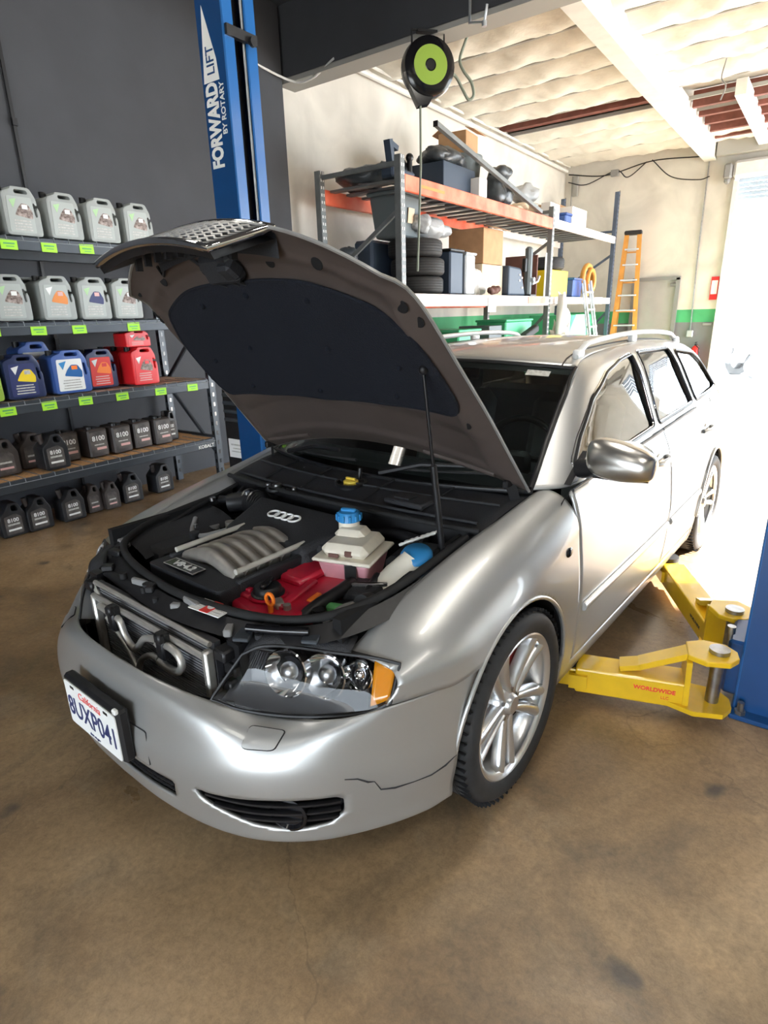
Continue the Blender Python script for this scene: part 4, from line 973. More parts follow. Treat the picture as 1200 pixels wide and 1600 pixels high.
# ================================================================== the car
# car frame: x to the car's left side, y to the rear, z up; origin under the front axle
car = thing('car', 'silver station wagon with raised hood parked between the lift posts', 'car', (0, 0, 0), radians(-3.3))
WB = 2.65; AR = .352; AZ = .332
Wt = [(-.9, .50), (-.75, .650), (-.62, .728), (-.53, .777), (-.45, .822), (-.35, .864), (-.2, .878), (0, .884), (.25, .880), (.46, .878), (1.3, .886), (2.1, .886), (2.65, .885), (2.95, .865), (3.2, .82), (3.4, .74), (3.5, .64)]
Zt = [(.16, -.035), (.24, -.014), (.38, 0), (.52, .004), (.62, .0), (.72, -.010), (.80, -.020), (.88, -.040), (.94, -.066), (1.02, -.10)]
def W(y): return interp(Wt, y)
def sidex(y, z): return W(y)+interp(Zt, z)
def arch(cy, r=AR, n=28, z0=.0, zc=AZ):
    return [(cy+r*cos(pi*k/n), zc+r*sin(pi*k/n)) for k in range(n+1)]+[(cy-r, z0), (cy+r, z0)]
def belt(y): return interp([(.4, .925), (1.5, .958), (2.6, .99), (3.4, 1.01)], y)
def bsh(g, mirror):
    if mirror: g.V = [(-x, y, z) for x, y, z in g.V]
    return g
def panel(name, g, m='silver', mirror=False, th=.012, parent=car, label=None, out=(1, 0, 0), ang=50):
    g = bsh(g, mirror); o = build(name, g, m, parent, ang)
    s = sum((p.normal.dot(Vector((-out[0] if mirror else out[0], out[1], out[2])))*p.area) for p in o.data.polygons)
    if s < 0: o.data.flip_normals()
    if th: solid(o, th, -1)
    if label: o['label'] = label
    return o
# ---- front bumper surface B(s, v): s -1..1 round the nose, v 0..1 upward
Bp = [(0, (0, -.908)), (.2, (.20, -.900)), (.4, (.40, -.866)), (.55, (.55, -.805)), (.7, (.68, -.70)), (.82, (.78, -.56)), (.92, (.843, -.43)), (1.0, (.868, -.33))]
Bt = [(0, (.618, .055)), (.2, (.612, .06)), (.4, (.582, .085)), (.55, (.548, .12)), (.66, (.548, .095)), (.76, (.570, .04)), (.82, (.590, .010)), (.87, (.594, 0.0)), (1.0, (.594, .0))]
def Bf(s, v):
    a = abs(s); sg = 1 if s >= 0 else -1
    x, y = interp(Bp, a); x2, y2 = interp(Bp, min(1, a+.02)); x1, y1 = interp(Bp, max(0, a-.02))
    tx, ty = x2-x1, y2-y1; l = sqrt(tx*tx+ty*ty); nx, ny = ty/l, -tx/l      # outward (forward/right)
    zt, it = interp(Bt, a)
    lip = .07*(1-a*.3)
    z, ins = interp([(0, (.195, lip+.03)), (.08, (.206, lip*.5)), (.22, (.26, .016)), (.45, (.35, .002*(1-a**4))), (.62, (.42, .0)), (.76, (.475, .012*(1-a**4))), (.88, (.42+(zt-.42)*.84, .012*(1-a**4)+(it-.012*(1-a**4))*.36)), (1.0, (zt, it))], v)
    if a > .7:
        k = (a-.7)/.3; ya = -sqrt(max(.0, AR**2-(z-AZ)**2)) if z > AZ else -AR
        y += (ya+.33)*k*k
        nx += 0
    return (sg*(x-nx*ins), y-ny*ins, z)
def bn(s, v):
    p = Vector(Bf(s, v)); a = Vector(Bf(s+.01, v))-p; b = Vector(Bf(s, v+.01))-p; n = a.cross(b)
    n.normalize(); return n if n.y < 0 or abs(n.y) < .3 else -n
FOG = [(.375, .49), (.395, .40), (.425, .36), (.54, .25), (.645, .215), (.72, .25), (.745, .34), (.745, .47), (.73, .50), (.585, .505), (.42, .475)]
fogR = rounded(FOG, .012, 3); fogL = [(-s, v) for s, v in fogR][::-1]
LOW = rounded([(-.29, .27), (.29, .27), (.305, .45), (-.305, .45)], .02, 3)
outl = dense([(-1, 0), (1, 0), (1, 1), (-1, 1)], .05)
g = trimmed(Bf, outl, [dense(fogR, .02), dense(fogL, .02), dense(LOW, .02)], .0125, .025)
bump = panel('front_bumper', g, th=.010, out=(0, -1, .3))
def inset_panel(name, f, P, depth, m, parent, nrm, rings=4):
    g = patch(f, P, Vector(nrm)*depth, rings); o = build(name, g, m, parent, 60); return o
def wallring(f, P, n0, depth, off=.0):
    """side walls of an opening, from the surface inward"""
    g = G(); m = len(P)
    A = [Vector(f(*p))+Vector(n0)*off for p in P]; Bq = [a+Vector(n0)*depth for a in A]
    g.add([tuple(a) for a in A]+[tuple(b) for b in Bq], [(i, (i+1) % m, m+(i+1) % m, m+i) for i in range(m)]); return g
for sg, P in ((1, fogR), (-1, fogL)):
    nin = Vector((-sg*.45, .9, .0)).normalized()
    o = build('fog_grille', wallring(Bf, P, nin, .055), 'black', bump, 60, fixn=False)
    inset_panel('backing', Bf, P, .055, 'under', o, nin)
    g = G()
    for v, s0 in ((.30, .50), (.365, .43), (.44, .41)):
        pts = [Vector(Bf(sg*s, v))+nin*.012 for s in [s0+(.735-s0)*k/14 for k in range(15)]]
        g.tube(pts, .010, 6, flat=.6)
    build('grille_bar', g, 'black', o, 50)['kind'] = 'stuff'
    c = Vector(Bf(sg*.62, .345))+nin*.014
    q = nin.to_track_quat('Z', 'Y').to_matrix().to_4x4(); q.translation = c
    g = G(); g.xf = q; g.lathe([(0, .0), (.038, 0.002), (.044, -.006), (.052, -.004), (.054, .03)], 24); build('fog_lamp', g, 'blackg', o, 50)
o = build('lower_intake', wallring(Bf, LOW, (0, 1, 0), .05), 'black', bump, 60, fixn=False)
inset_panel('backing', Bf, LOW, .05, 'under', o, (0, 1, 0))
g = G()
for v in (.31, .36, .41): g.tube([Vector(Bf(s, v))+Vector((0, .012, 0)) for s in [-.28+.56*k/16 for k in range(17)]], .004, 5)
for k in range(29):
    s = -.28+.02*k; g.tube([Vector(Bf(s, .275))+Vector((0, .014, 0)), Vector(Bf(s, .445))+Vector((0, .014, 0))], .0025, 4)
build('mesh', g, 'black', o)['kind'] = 'stuff'
# seams and small covers on the bumper: washer covers, tow cover
for sg in (1, -1):
    P = rounded([(sg*.519, .82), (sg*.602, .826), (sg*.628, .922), (sg*.53, .924)], .016, 4)
    cover = build('washer_cover', patch(Bf, P, (0, -.0035, .003)), 'silver', bump, 60)
    build('cover_gap', G().tube(on(Bf, P, (0, -.0015, .0015)), .0022, 5, True), 'black', cover, 60)
P = rounded([(.11, .50), (.215, .49), (.205, .745), (.11, .745)], .012, 4)
tc = build('tow_cover', patch(Bf, P, (0, -.0035, 0)), 'silver', bump, 60)
build('cover_gap', G().tube(on(Bf, P, (0, -.0015, 0)), .0022, 5, True), 'blackt', tc, 60)
# chin spoiler seam
pts = [Vector(Bf(*q))+bn(q[0], .45)*.001 for q in ((.747, .617), (.77, .60), (.788, .56), (.80, .55), (.812, .475), (.84, .455), (.88, .45), (.92, .45), (.96, .47), (1, .50))]
build('scratch', G().tube(pts, [.0012+.0008*(k % 3) for k in range(10)], 5), 'blackt', bump, 60)
# licence plate and holder
pl = G(); pl.box((0, -.924, .452), (.325, .034, .17), .008); ph = build('plate_holder', pl, 'black', car)
g = G(); g.prism(rounded([(-.1525, .374), (.1525, .374), (.1525, .524), (-.1525, .524)], .012, 3), -.945, -.942, 'y'); plate = build('licence_plate', g, 'white', ph)
fm = lambda z, x=0: frame_mat((x, -.9455, z), (1, 0, 0), (0, 0, 1))
text('lettering', '8UXP041', .094, 'navyprint', plate, fm(.438), sx=.80, bold=.0008, extrude=.0008)
text('lettering', 'California', .034, 'redprint', plate, fm(.500), shear=.2)
text('lettering', 'dmv.ca.gov', .014, 'navyprint', plate, fm(.385))
g = G(); g.box((-.10, -.9457, .512), (.022, .001, .008)); g.box((.10, -.9457, .512), (.022, .001, .008)); build('plate_slot', g, 'black', plate)
g = G(); g.box((.155, -.941, .540), (.018, .012, .016), .003); build('plate_clip', g, 'white', ph)
# ---- fenders
Uh = [(-.56, (.600, .672)), (-.515, (.622, .685)), (-.40, (.640, .742)), (-.2, (.655, .80)), (0, (.668, .842)), (.2, (.684, .874)), (.38, (.70, .908)), (.47, (.715, .925))]
dl = [(-.56, .045), (-.48, .06), (-.35, .115), (-.2, .15), (0, .165), (.47, .15)]
def Ff(y, v):
    xh, zh = interp(Uh, y); zs = zh-interp(dl, y)
    if v <= 1:
        z = .2+(zs-.2)*v; return (sidex(y, z), y, z)
    a = (v-1)*pi/2; xs = sidex(y, zs)
    return (xh+(xs-xh)*cos(a)**.9, y, zs+(zh-zs)*sin(a))
def vz(y, z):
    xh, zh = interp(Uh, y); zs = zh-interp(dl, y)
    return (z-.2)/(zs-.2) if z <= zs else 1+math.asin(min(1, (z-zs)/(zh-zs)))/(pi/2)
seam = .598
FO = [(-.512, 2.0), (-.49, 1.25), (-.50, 1.0), (-.535, vz(-.535, seam))]+[(y, vz(y, seam)) for y in (-.48, -.40, -.30, -.22)]+[(-.0, 0.0), (.455, vz(.455, .2))]+[(.455, v) for v in (.3, .6, 1, 1.5, 2.0)]+[(.3, 2), (.1, 2), (-.1, 2), (-.3, 2)]
FO = [(-.512, 2.0), (-.495, 1.45), (-.512, 1.0), (-.540, vz(-.535, seam)), (-.48, vz(-.48, seam)), (-.40, vz(-.40, seam)), (-.30, vz(-.3, seam)), (-.20, vz(-.2, seam)), (-.2, 0), (.455, 0), (.455, 2.0), (.2, 2), (-.2, 2)]
AH = [(y, vz(y, z) if z > .2 else -.2) for y, z in arch(0, AR)]
for mir in (False, True):
    g = trimmed(Ff, dense(FO, .05), [dense(AH, .03)], .0125, .03)
    fe = panel('fender', g, mirror=mir)
    # rolled lip round the arch
    P = [Vector((sidex(y, z)-.001, y, z)) for y, z in arch(0, AR+.002)[:-2]]
    g = G(); g.tube(P, .007, 8, flat=1.0); panel('arch_lip', g, mirror=mir, th=0, parent=fe)
    if not mir:
        P = [Vector((sidex(y, z)+.001, y, z)) for y, z in ((.405, .745), (.405, .775), (.445, .775), (.445, .745))]
        g = G(); g.ball((sidex(.36, .735)+.0, .365, .735), .022, 14, 10, (.35, 1.25, .8)); build('side_marker', g, 'blackg', fe, 60)
# ---- side: doors, quarter, sill
def Sf(y, z): return (sidex(y, z), y, z)
def beltline(y0, y1, n=6): return [(y0+(y1-y0)*k/n, belt(y0+(y1-y0)*k/n)) for k in range(n+1)]
RA = arch(WB, AR)
doors = [('front_door', [(.462, .262)]+[(1.600, .262), (1.615, .6), (1.61, belt(1.61))]+beltline(1.61, .462)[1:]),
         ('rear_door', [(1.606, .262), (2.27, .262), (2.30, .5), (2.62, .72), (2.66, belt(2.66))]+beltline(2.66, 1.616)[1:]+[(1.621, .6)]),
         ('quarter_panel', [(2.277, .262), (2.277, .17), (3.38, .25), (3.40, .60), (3.30, .85), (3.20, 1.015)]+beltline(3.18, 2.668)+[(2.628, .72), (2.308, .5)])]
for mir in (False, True):
    for nm, O in doors:
        g = trimmed(Sf, dense(O, .03), [dense(RA, .03)], .025, .02)
        d = panel(nm, g, mirror=mir)
        if nm == 'quarter_panel':
            P = [Vector((sidex(y, z)+.003, y, z)) for y, z in arch(WB, AR+.004)[:-2]]
            panel('arch_lip', G().tube(P, .010, 8), mirror=mir, th=0, parent=d)
        if 'door' in nm:
            y0, y1 = (.50, 1.585) if nm[0] == 'f' else (1.64, 2.27)
            g = G(); g.tube([(sidex(y, .475)+.003, y, .475+.012*(y-.5)) for y in [y0+(y1-y0)*k/8 for k in range(9)]], .013, 8, flat=1.4)
            panel('rub_strip', g, mirror=mir, th=0, parent=d)
            hy = 1.46 if nm[0] == 'f' else 2.42; hz = .845
            g = G(); g.tube([(sidex(hy-.12+.035*k, hz)+(.006 if k in (0, 6) else .032), hy-.12+.035*k, hz) for k in range(7)], .015, 10, flat=.8)
            panel('door_handle', g, mirror=mir, th=0, parent=d)
            g = G(); g.ball((sidex(hy, hz)-.008, hy-.01, hz), .04, 14, 8, (.35, 1.8, .8)); panel('handle_recess', g, 'silver', mirror=mir, th=0, parent=d)
            g = G(); g.tube([(sidex(y, belt(y)-.004)+.002, y, belt(y)+.001) for y in [y0-.03+(y1-y0+.04)*k/8 for k in range(9)]], .006, 6); panel('belt_moulding', g, 'black', mirror=mir, th=0, parent=d)
    O = [(.355, .165), (2.30, .165), (2.30, .254), (.355, .254)]
    g = trimmed(lambda y, z: (sidex(y, z)-.004, y, z), O, [], .05, .03)
    panel('side_sill', g, mirror=mir)
# dark inner structure so that nothing shows through the gaps
for mir in (False, True):
    g = trimmed(lambda y, z: (sidex(y, z)-.03, y, z), dense([(.30, .18), (3.3, .18), (3.2, .95), (.42, .9), (.30, .70)], .05), [dense(arch(WB, AR+.02), .05)], .05, .05)
    panel('inner_side', g, 'under', mirror=mir, th=0)
    for cy in (0, WB):       # wheel-arch liners
        g = G(); P = arch(cy, AR+.012)[:-2]
        g.grid(lambda u, v: (sidex(P[int(u)][0], P[int(u)][1])-.012-.33*v, P[int(u)][0], P[int(u)][1]), len(P)-1, 1, 0, len(P)-1, 0, 1)
        g.prism([(p[0], p[1]) for p in P], .52, .53, 'x')
        panel('wheel_arch_liner', g, 'under', mirror=mir, th=0)
g = G(); g.box((0, 1.6, .20), (1.6, 3.5, .05)); g.box((0, -.45, .23), (.9, .4, .03)); build('underbody', g, 'under', car)
# ---- greenhouse
TZ = [(.40, .92), (.62, 1.055), (.85, 1.19), (1.06, 1.295), (1.2, 1.328), (1.5, 1.350), (2.0, 1.362), (2.45, 1.350), (2.72, 1.322), (2.90, 1.272), (3.06, 1.14), (3.20, 1.0)]
def roofz(y): return interp(TZ, y)
def yfront(z): return interp([(.90, .375), (.92, .40), (1.055, .62), (1.19, .85), (1.295, 1.06), (1.33, 1.25), (1.37, 1.9)], z)
def gx(y, z):
    b = sidex(y, belt(y)); x = b-(z-belt(y))*.56-.25*max(0, z-1.2)**2*6
    d = y-yfront(z); k = max(0, 1-d/.20); ins = .115+(.02-.115)*min(1, max(0, (z-.92)/.38))
    x -= ins*k*k
    rz = roofz(y); k = max(0, 1-(rz-z)/.05); x -= .022*k*k
    return x
def Gf(y, z): return (gx(y, z), y, z)
GO = [(.405, .925), (.62, 1.057), (.85, 1.192), (1.06, 1.296), (1.2, 1.329), (1.5, 1.351), (2.0, 1.362), (2.45, 1.350), (2.72, 1.322), (2.90, 1.272), (3.06, 1.14), (3.18, 1.012)]+beltline(3.15, .45, 12)
W1 = rounded([(.60, .955), (1.52, .990), (1.70, 1.315), (1.5, 1.300), (1.25, 1.262), (.977, 1.180), (.74, 1.062), (.61, .985)], .03, 4)
W2 = rounded([(1.60, .992), (2.28, 1.012), (2.33, 1.310), (1.79, 1.318)], .03, 4)
W3 = rounded([(2.36, 1.015), (3.03, 1.03), (2.90, 1.19), (2.76, 1.262), (2.42, 1.298)], .04, 4)
def yfc(z): return min(1.9, yfront(max(.90, z)))
def y2u(y, z): return (y-yfc(z))/(2-yfc(z))*2 if y < 2 else y
def u2y(u, z): return yfc(z)+u*(2-yfc(z))/2 if u < 2 else u
def conv(P): return [(max(0, y2u(y, z)), z) for y, z in P]
for mir in (False, True):
    g = trimmed(lambda u, z: Gf(u2y(u, z), z), conv(dense(GO, .03)), [conv(dense(w, .02)) for w in (W1, W2, W3)], .016, .0125)
    gh = panel('window_frame_panel', g, mirror=mir, th=.008)
    ed = [(yfront(.925+.37*k/16)+.003, .925+.37*k/16) for k in range(17)]
    g = G(); g.tube([Vector(Gf(*q))+Vector((0, -.002, .002)) for q in ed], .009, 6); panel('pillar_seal', g, 'black', mirror=mir, th=0, parent=gh)
    for w in (W1, W2, W3):
        g = patch(Gf, w, (-.009, 0, 0), 4); gl = panel('side_window', g, 'glass', mirror=mir, th=0, parent=gh)
        g = G(); g.tube(on(Gf, dense(w, .06), (.001, 0, -.0)), .0075, 6, True); panel('window_trim', g, 'black', mirror=mir, th=0, parent=gl)
        g = G(); g.tube(on(Gf, dense([(p[0]+(p[0]-1.9)*.006, p[1]+.008) for p in w], .06), (.002, 0, 0)), .0035, 6, True); panel('bright_trim', g, 'chrome', mirror=mir, th=0, parent=gl)
    g = G(); g.prism([(1.60, .98), (1.625, .98), (1.545, 1.30), (1.50, 1.30)], gx(1.55, 1.15)-.012, gx(1.55, 1.15)-.004, 'x')
    # rain gutter line and roof rail
    P = [(interp(TZ, y) and gx(y, roofz(y)-.01)-.045, y, roofz(y)+.012+.034*min(1, min(y-1.16, 2.78-y)/.14)) for y in [1.16+1.62*k/24 for k in range(25)]]
    rr = panel('roof_rail', G().tube(P, .014, 8), 'whitep', mirror=mir, th=0)
    for y in (1.20, 2.0, 2.74):
        g = G(); x = gx(y, roofz(y)-.01)-.045; g.box((x, y, roofz(y)+.016), (.026, .09, .045), .008); panel('rail_foot', g, 'whitep', mirror=mir, th=0, parent=rr)
def Rf(a, t):   # roof
    yb = lambda a_: 1.065-.15*(1-a_*a_); y = yb(a)+(2.93-yb(a))*t
    ys_ = 1.065+(2.93-1.065)*t
    xe = gx(ys_, roofz(ys_)-.002); return (a*xe, y, roofz(ys_)-.002+.045*(1-a*a)*(1-.3*t)-.012*(1-a*a)*max(0, 1-t*8))
o = panel('roof', G().grid(Rf, 40, 40, -1, 1, 0, 1), th=.012, out=(0, 0, 1))
g = G()
for s in (-1, 1): g.tube([Vector(Rf(s*.90, t))+Vector((0, 0, .002)) for t in [k/20 for k in range(21)]], .004, 5)
build('roof_seam', g, 'black', o, 60)
def WSf(a, t):  # windscreen
    y0 = .405-.135*(1-a*a); y1 = 1.055-.15*(1-a*a)
    y = y0+(y1-y0)*t; z0 = .915-.005*(1-a*a); z1 = 1.293+.035*(1-a*a)
    x = a*(.692+(.562-.692)*t)
    return (x, y-.012*sin(pi*t), z0+(z1-z0)*t+.018*sin(pi*t))
ws = panel('windscreen', G().grid(WSf, 24, 16, -1, 1, 0, 1), 'windscreen', th=0, out=(0, -1, 1))
P = [WSf(a, 1) for a in [-1+2*k/16 for k in range(17)]]+[WSf(1, 1-t/10) for t in range(1, 11)]+[WSf(1-2*k/16, 0) for k in range(1, 17)]+[WSf(-1, t/10) for t in range(1, 10)]
build('screen_seal', G().tube(P, .010, 6, True), 'black', ws, 60)
g = G(); g.grid(lambda u, v: tuple(Vector(WSf(u, v))+Vector((0, -.001, .002))), 3, 2, .70, .86, .89, .945); build('lamp_reflection_patch', g, 'textgrey', ws)  # pale patch laid on the glass for a lamp's reflection
g = G(); g.grid(lambda u, v: tuple(Vector(WSf(u, v))+Vector((0, .002, -.002))), 24, 1, -.98, .98, .93, 1); build('shade_band', g, 'black', ws)
# rear: tailgate, rear bumper
def TGf(a, t):
    y = interp([(0, 3.40), (.3, 3.42), (.5, 3.34), (.62, 3.22), (1, 2.93)], t); z = interp([(0, .20), (.3, .55), (.5, .85), (.62, 1.01), (1, 1.29)], t)
    w = interp([(0, .74), (.3, .74), (.5, .755), (.62, .73), (1, .56)], t); return (a*w, y+.06*(1-a*a)*(1-t*.7), z+(.03*(1-a*a) if t > .9 else 0))
panel('tailgate', G().grid(TGf, 24, 24, -1, 1, 0, 1), th=.01, out=(0, 1, 0))
o = panel('rear_window', G().grid(lambda a, t: tuple(Vector(TGf(a, t))+Vector((0, .004, .002))), 16, 8, -.85, .85, .66, .95), 'blackg', th=0, out=(0, 1, 0))
for mir in (False, True):
    g = G(); g.grid(lambda u, v: (sidex(3.36-.12*u, .7)-.035-.02*(1-u), 3.38-.12*u, .68+.22*v), 4, 4); panel('tail_lamp', g, 'redcal', mirror=mir, th=.01)
# ---- wheels
def make_wheel(name):
    w = bpy.data.objects.new(name, None); COL.objects.link(w); w.parent = car; w.empty_display_size = .1
    h = .112
    prof = [(.238, -h*.92), (.246, -h), (.262, -h*1.08), (.290, -h*1.1), (.306, -h*1.0), (.317, -h*.84), (.3215, -h*.6), (.3225, 0), (.3215, h*.6), (.317, h*.84), (.306, h*1.0), (.290, h*1.1), (.262, h*1.08), (.246, h), (.238, h*.92)]
    g = G(); g.lathe(prof, 64, axis='x'); ty_ = build('tyre', g, 'tyre', w, 40)
    g = G()
    for x in (-.062, -.022, .022, .062): g.lathe([(.3232, x-.004), (.318, x-.003), (.318, x+.003), (.3232, x+.004)], 64, axis='x')
    build('tread_groove', g, 'under', ty_, 60)
    g = G()
    for k in range(66):
        a = 2*pi*k/66; ca, sa = cos(a), sin(a)
        for s in (-1, 1):
            R = Matrix.Rotation(a, 3, 'X')
            g.box((s*.088, .3195*ca, .3195*sa), (.045, .010, .004), rot=Matrix.Rotation(a+.0, 3, 'X') @ Matrix.Rotation(s*.12, 3, 'Z'))
    build('tread_sipes', g, 'under', ty_)['kind'] = 'stuff'
    g = G(); g.lathe([(.236, -.10), (.225, -.095), (.215, -.06), (.205, -.02), (.207, .03), (.222, .075), (.232, .094), (.243, .101), (.247, .110), (.240, .113), (.228, .108), (.222, .098)], 64, axis='x'); rim = build('rim', g, 'alloy', w, 40)
    # five twin spokes
    for k in range(5):
        a0 = 2*pi*k/5+.30
        g = G()
        for s in (-1, 1):
            def sp(u, v, s=s):
                r = .045+.187*u
                ang = a0+s*math.asin(min(.9, (.0185+.020*u**1.3)/r))+.10*u*(1-u)
                hw = .0125+.008*u
                d = interp([(0, .082), (.3, .086), (.6, .092), (.85, .098), (1, .102)], u)
                vv = (v-.5)*2
                wdt = hw*vv; prof_ = .010*(1-vv*vv)
                y_, z_ = r*cos(ang)-wdt*sin(ang), r*sin(ang)+wdt*cos(ang)
                return (d+prof_-.004, y_, z_)
            g.grid(sp, 12, 5)
            n0 = len(g.V)
            for v_, sgn in ((0, -1), (1, 1)):
                g.grid(lambda u, t, v_=v_, s=s: tuple(Vector(sp(u, v_, s))-Vector((.030*t, 0, 0))), 12, 1)
        o = build('spoke', g, 'alloy', rim, 50)
    g = G(); g.lathe([(0, .100), (.028, .100), (.032, .096), (.036, .084), (.062, .080), (.070, .070), (.075, .0)], 32, axis='x'); hb = build('hub_cap', g, 'alloy', rim, 40)
    g = G()
    for k in range(5):
        a = 2*pi*k/5+.30+.63; g.cyl((.07, .050*cos(a), .050*sin(a)), (.086, .050*cos(a), .050*sin(a)), .009, 8)
    build('wheel_bolts', g, 'steel', rim)['kind'] = 'stuff'
    g = G(); g.lathe([(.06, .0), (.165, .0), (.165, -.028), (.06, -.028)], 48, axis='x', closed=True); g.lathe([(0, .03), (.07, .03), (.075, -.02)], 24, axis='x'); build('brake_disc', g, 'steel', w, 40)
    g = G(); g.lathe([(0, -.06), (.2, -.06)], 24, axis='x'); build('backing_plate', g, 'under', w)
    g = G(); 
    A0, A1 = .12, .85
    for r_ in (.118, .192): g.grid(lambda u, v, r_=r_: (-.03+.076*v, r_*cos(A0+A1*u), r_*sin(A0+A1*u)), 8, 1)
    g.grid(lambda u, v: (.046+.006*sin(pi*v), (.118+.074*v)*cos(A0+A1*u), (.118+.074*v)*sin(A0+A1*u)), 8, 4)
    build('brake_caliper', g, 'redcal', w, 40)
    return w
wf = make_wheel('front_wheel'); wf.location = (.765, 0, .3225); wf.rotation_euler = (radians(28), 0, 0)
w2 = copy_tree(wf, (-.765, 0, .3225), parent=car); w2.rotation_euler = (0, 0, pi)
w3 = copy_tree(wf, (.765, WB, .3225), parent=car); w3.name = 'rear_wheel'; w3.rotation_euler = (radians(50), 0, 0)
w4 = copy_tree(wf, (-.765, WB, .3225), parent=car); w4.name = 'rear_wheel'; w4.rotation_euler = (radians(20), 0, pi)
# ---- mirrors
def fold(v):
    hx, hy, a = .86, .52, radians(62); dx, dy = v[0]-hx, v[1]-hy
    return (hx+dx*cos(a)-dy*sin(a), hy+dx*sin(a)+dy*cos(a), v[2])
for mir in (False, True):
    t = G(); c = Vector((.972, .50, 1.052))
    def mf(u, v):
        a = 2*pi*u; b = pi*v
        x = -cos(b); rr = sin(b)**.42
        sy, sz = .055, .066*(1-.16*x)
        return (c.x+.112*x, c.y+rr*sy*cos(a)-(.02 if cos(a) < 0 else 0)*rr, c.z+rr*sz*sin(a)-.004+(-.012*x))
    t.grid(mf, 28, 20)
    if mir:   # far mirror is folded back
        t.V = [fold(v) for v in t.V]
    mr = panel('door_mirror', t, 'mirrorcap', mirror=mir, th=0, ang=70)
    g = G(); g.tube([(.81, .57, .985), (.85, .54, .995), (.90, .51, 1.01)], [.036, .032, .028], 10); g.tube([(.88, .50, .987), (.97, .505, .984), (1.06, .51, .992)], .012, 8)
    if mir: g.V = [fold(v) for v in g.V]
    panel('mirror_arm', g, 'black', mirror=mir, th=0, parent=mr)
    g = G(); g.prism([(.50, .935), (.66, .94), (.66, 1.03), (.60, 1.0)], .775, .80, 'x'); panel('mirror_sail', g, 'black', mirror=mir, th=0, parent=mr)
    g = G(); g.lathe([(0, 0), (.055, 0)], 20, (0, 0, 0), 'y'); g.V = [(c.x+x*1.7, c.y+.052, c.z+z) for x, y, z in g.V]
    if mir: g.V = [fold(v) for v in g.V]
    panel('mirror_glass', g, 'chrome', mirror=mir, th=0, parent=mr)
# ---- headlamps
hb_ = [(0, (.372, -.782, .582)), (.2, (.44, -.748, .562)), (.42, (.54, -.690, .552)), (.65, (.655, -.615, .556)), (.85, (.735, -.560, .575)), (1, (.778, -.528, .602))]
ht_ = [(0, (.425, -.705, .700)), (.2, (.470, -.672, .724)), (.42, (.535, -.618, .718)), (.65, (.620, -.553, .700)), (.85, (.710, -.503, .694)), (1, (.770, -.476, .686))]
def Hf(s, t, back=0.0):
    b = Vector(interp(hb_, s)); u = Vector(interp(ht_, s)); p = b.lerp(u, t)
    n = Vector((.45+.4*s, -.85, .25)).normalized()
    return tuple(p+n*(.018*sin(pi*t)*sin(pi*min(1, s+.1))-back))
for mir in (False, True):
    hl = panel('headlamp', G().grid(lambda u, v: Hf(u, v, .075), 16, 8), 'lampin', mirror=mir, th=0, out=(0, -1, 0))
    # side walls of housing
    for t0 in (0, 1):
        panel('lamp_wall', G().grid(lambda u, v: Hf(u, t0, .003+.075*v), 16, 2), 'black' if t0 else 'lampin', mirror=mir, th=0, parent=hl, out=(0, 0, 1))
    for s0 in (0, 1):
        panel('lamp_wall', G().grid(lambda u, v: Hf(s0, u, .003+.075*v), 8, 2), 'lampin', mirror=mir, th=0, parent=hl, out=(0, 0, 1))
    g = G()
    for k in range(9): 
        s = .06+.022*k; g.tube([Hf(s, .55, .06), Hf(s, .97, .045)], .003, 4)
    for k in range(7):
        s = .64+.02*k; g.tube([Hf(s, .35, .06), Hf(s, .95, .045)], .003, 4)
    panel('bezel_ribs', g, 'blackt', mirror=mir, th=0, parent=hl)['kind'] = 'stuff'
    panel('lower_bezel', G().grid(lambda u, v: Hf(u, .02+.30*v, .012+.05*v), 14, 3, .06, .84), 'lampdark', mirror=mir, th=0, parent=hl, out=(0, -1, 0))
    for s, r, nm in ((.40, .062, 'high_beam'), (.60, .060, 'low_beam'), (.775, .040, 'indicator_bulb_bowl')):
        c = Vector(Hf(s, .60, .034)); n = Vector((.25, -.93, .25)).normalized()
        q = n.to_track_quat('Z', 'Y').to_matrix().to_4x4(); q.translation = c
        g = G(); g.xf = q; g.lathe([(0, -.035), (r*.5, -.028), (r*.85, -.008), (r, .012), (r*1.06, .010), (r*1.05, -.02)], 28)
        g.V = [tuple(v) for v in g.V]
        bw = panel(nm, g, 'chrome', mirror=mir, th=0, parent=hl)
        g = G(); g.xf = q; g.ball((0, 0, -.008), r*.42, 16, 10, (1, 1, .8)); panel('lamp_lens', g, 'steel' if s < .7 else 'chrome', mirror=mir, th=0, parent=bw, ang=80)
    panel('amber_reflector', G().grid(lambda u, v: Hf(u, v, .006), 6, 6, .85, .985, .08, .93), 'amber', mirror=mir, th=.01, parent=hl, out=(0, -1, 0))
    panel('headlamp_lens', G().grid(lambda u, v: Hf(u, v, 0), 24, 12), 'lens', mirror=mir, th=0, parent=hl, out=(0, -1, 0), ang=80)
    P = [Hf(k/20, 0) for k in range(21)]+[Hf(1, k/8) for k in range(1, 9)]+[Hf(1-k/20, 1) for k in range(1, 21)]+[Hf(0, 1-k/8) for k in range(1, 8)]
    panel('lamp_seal', G().tube(P, .0045, 6, True), 'black', mirror=mir, th=0, parent=hl)
# ================================================================== engine bay
def part(name, g, m, parent=car, ang=40, label=None):
    o = build(name, g, m, parent, ang)
    if label: o['label'] = label
    return o
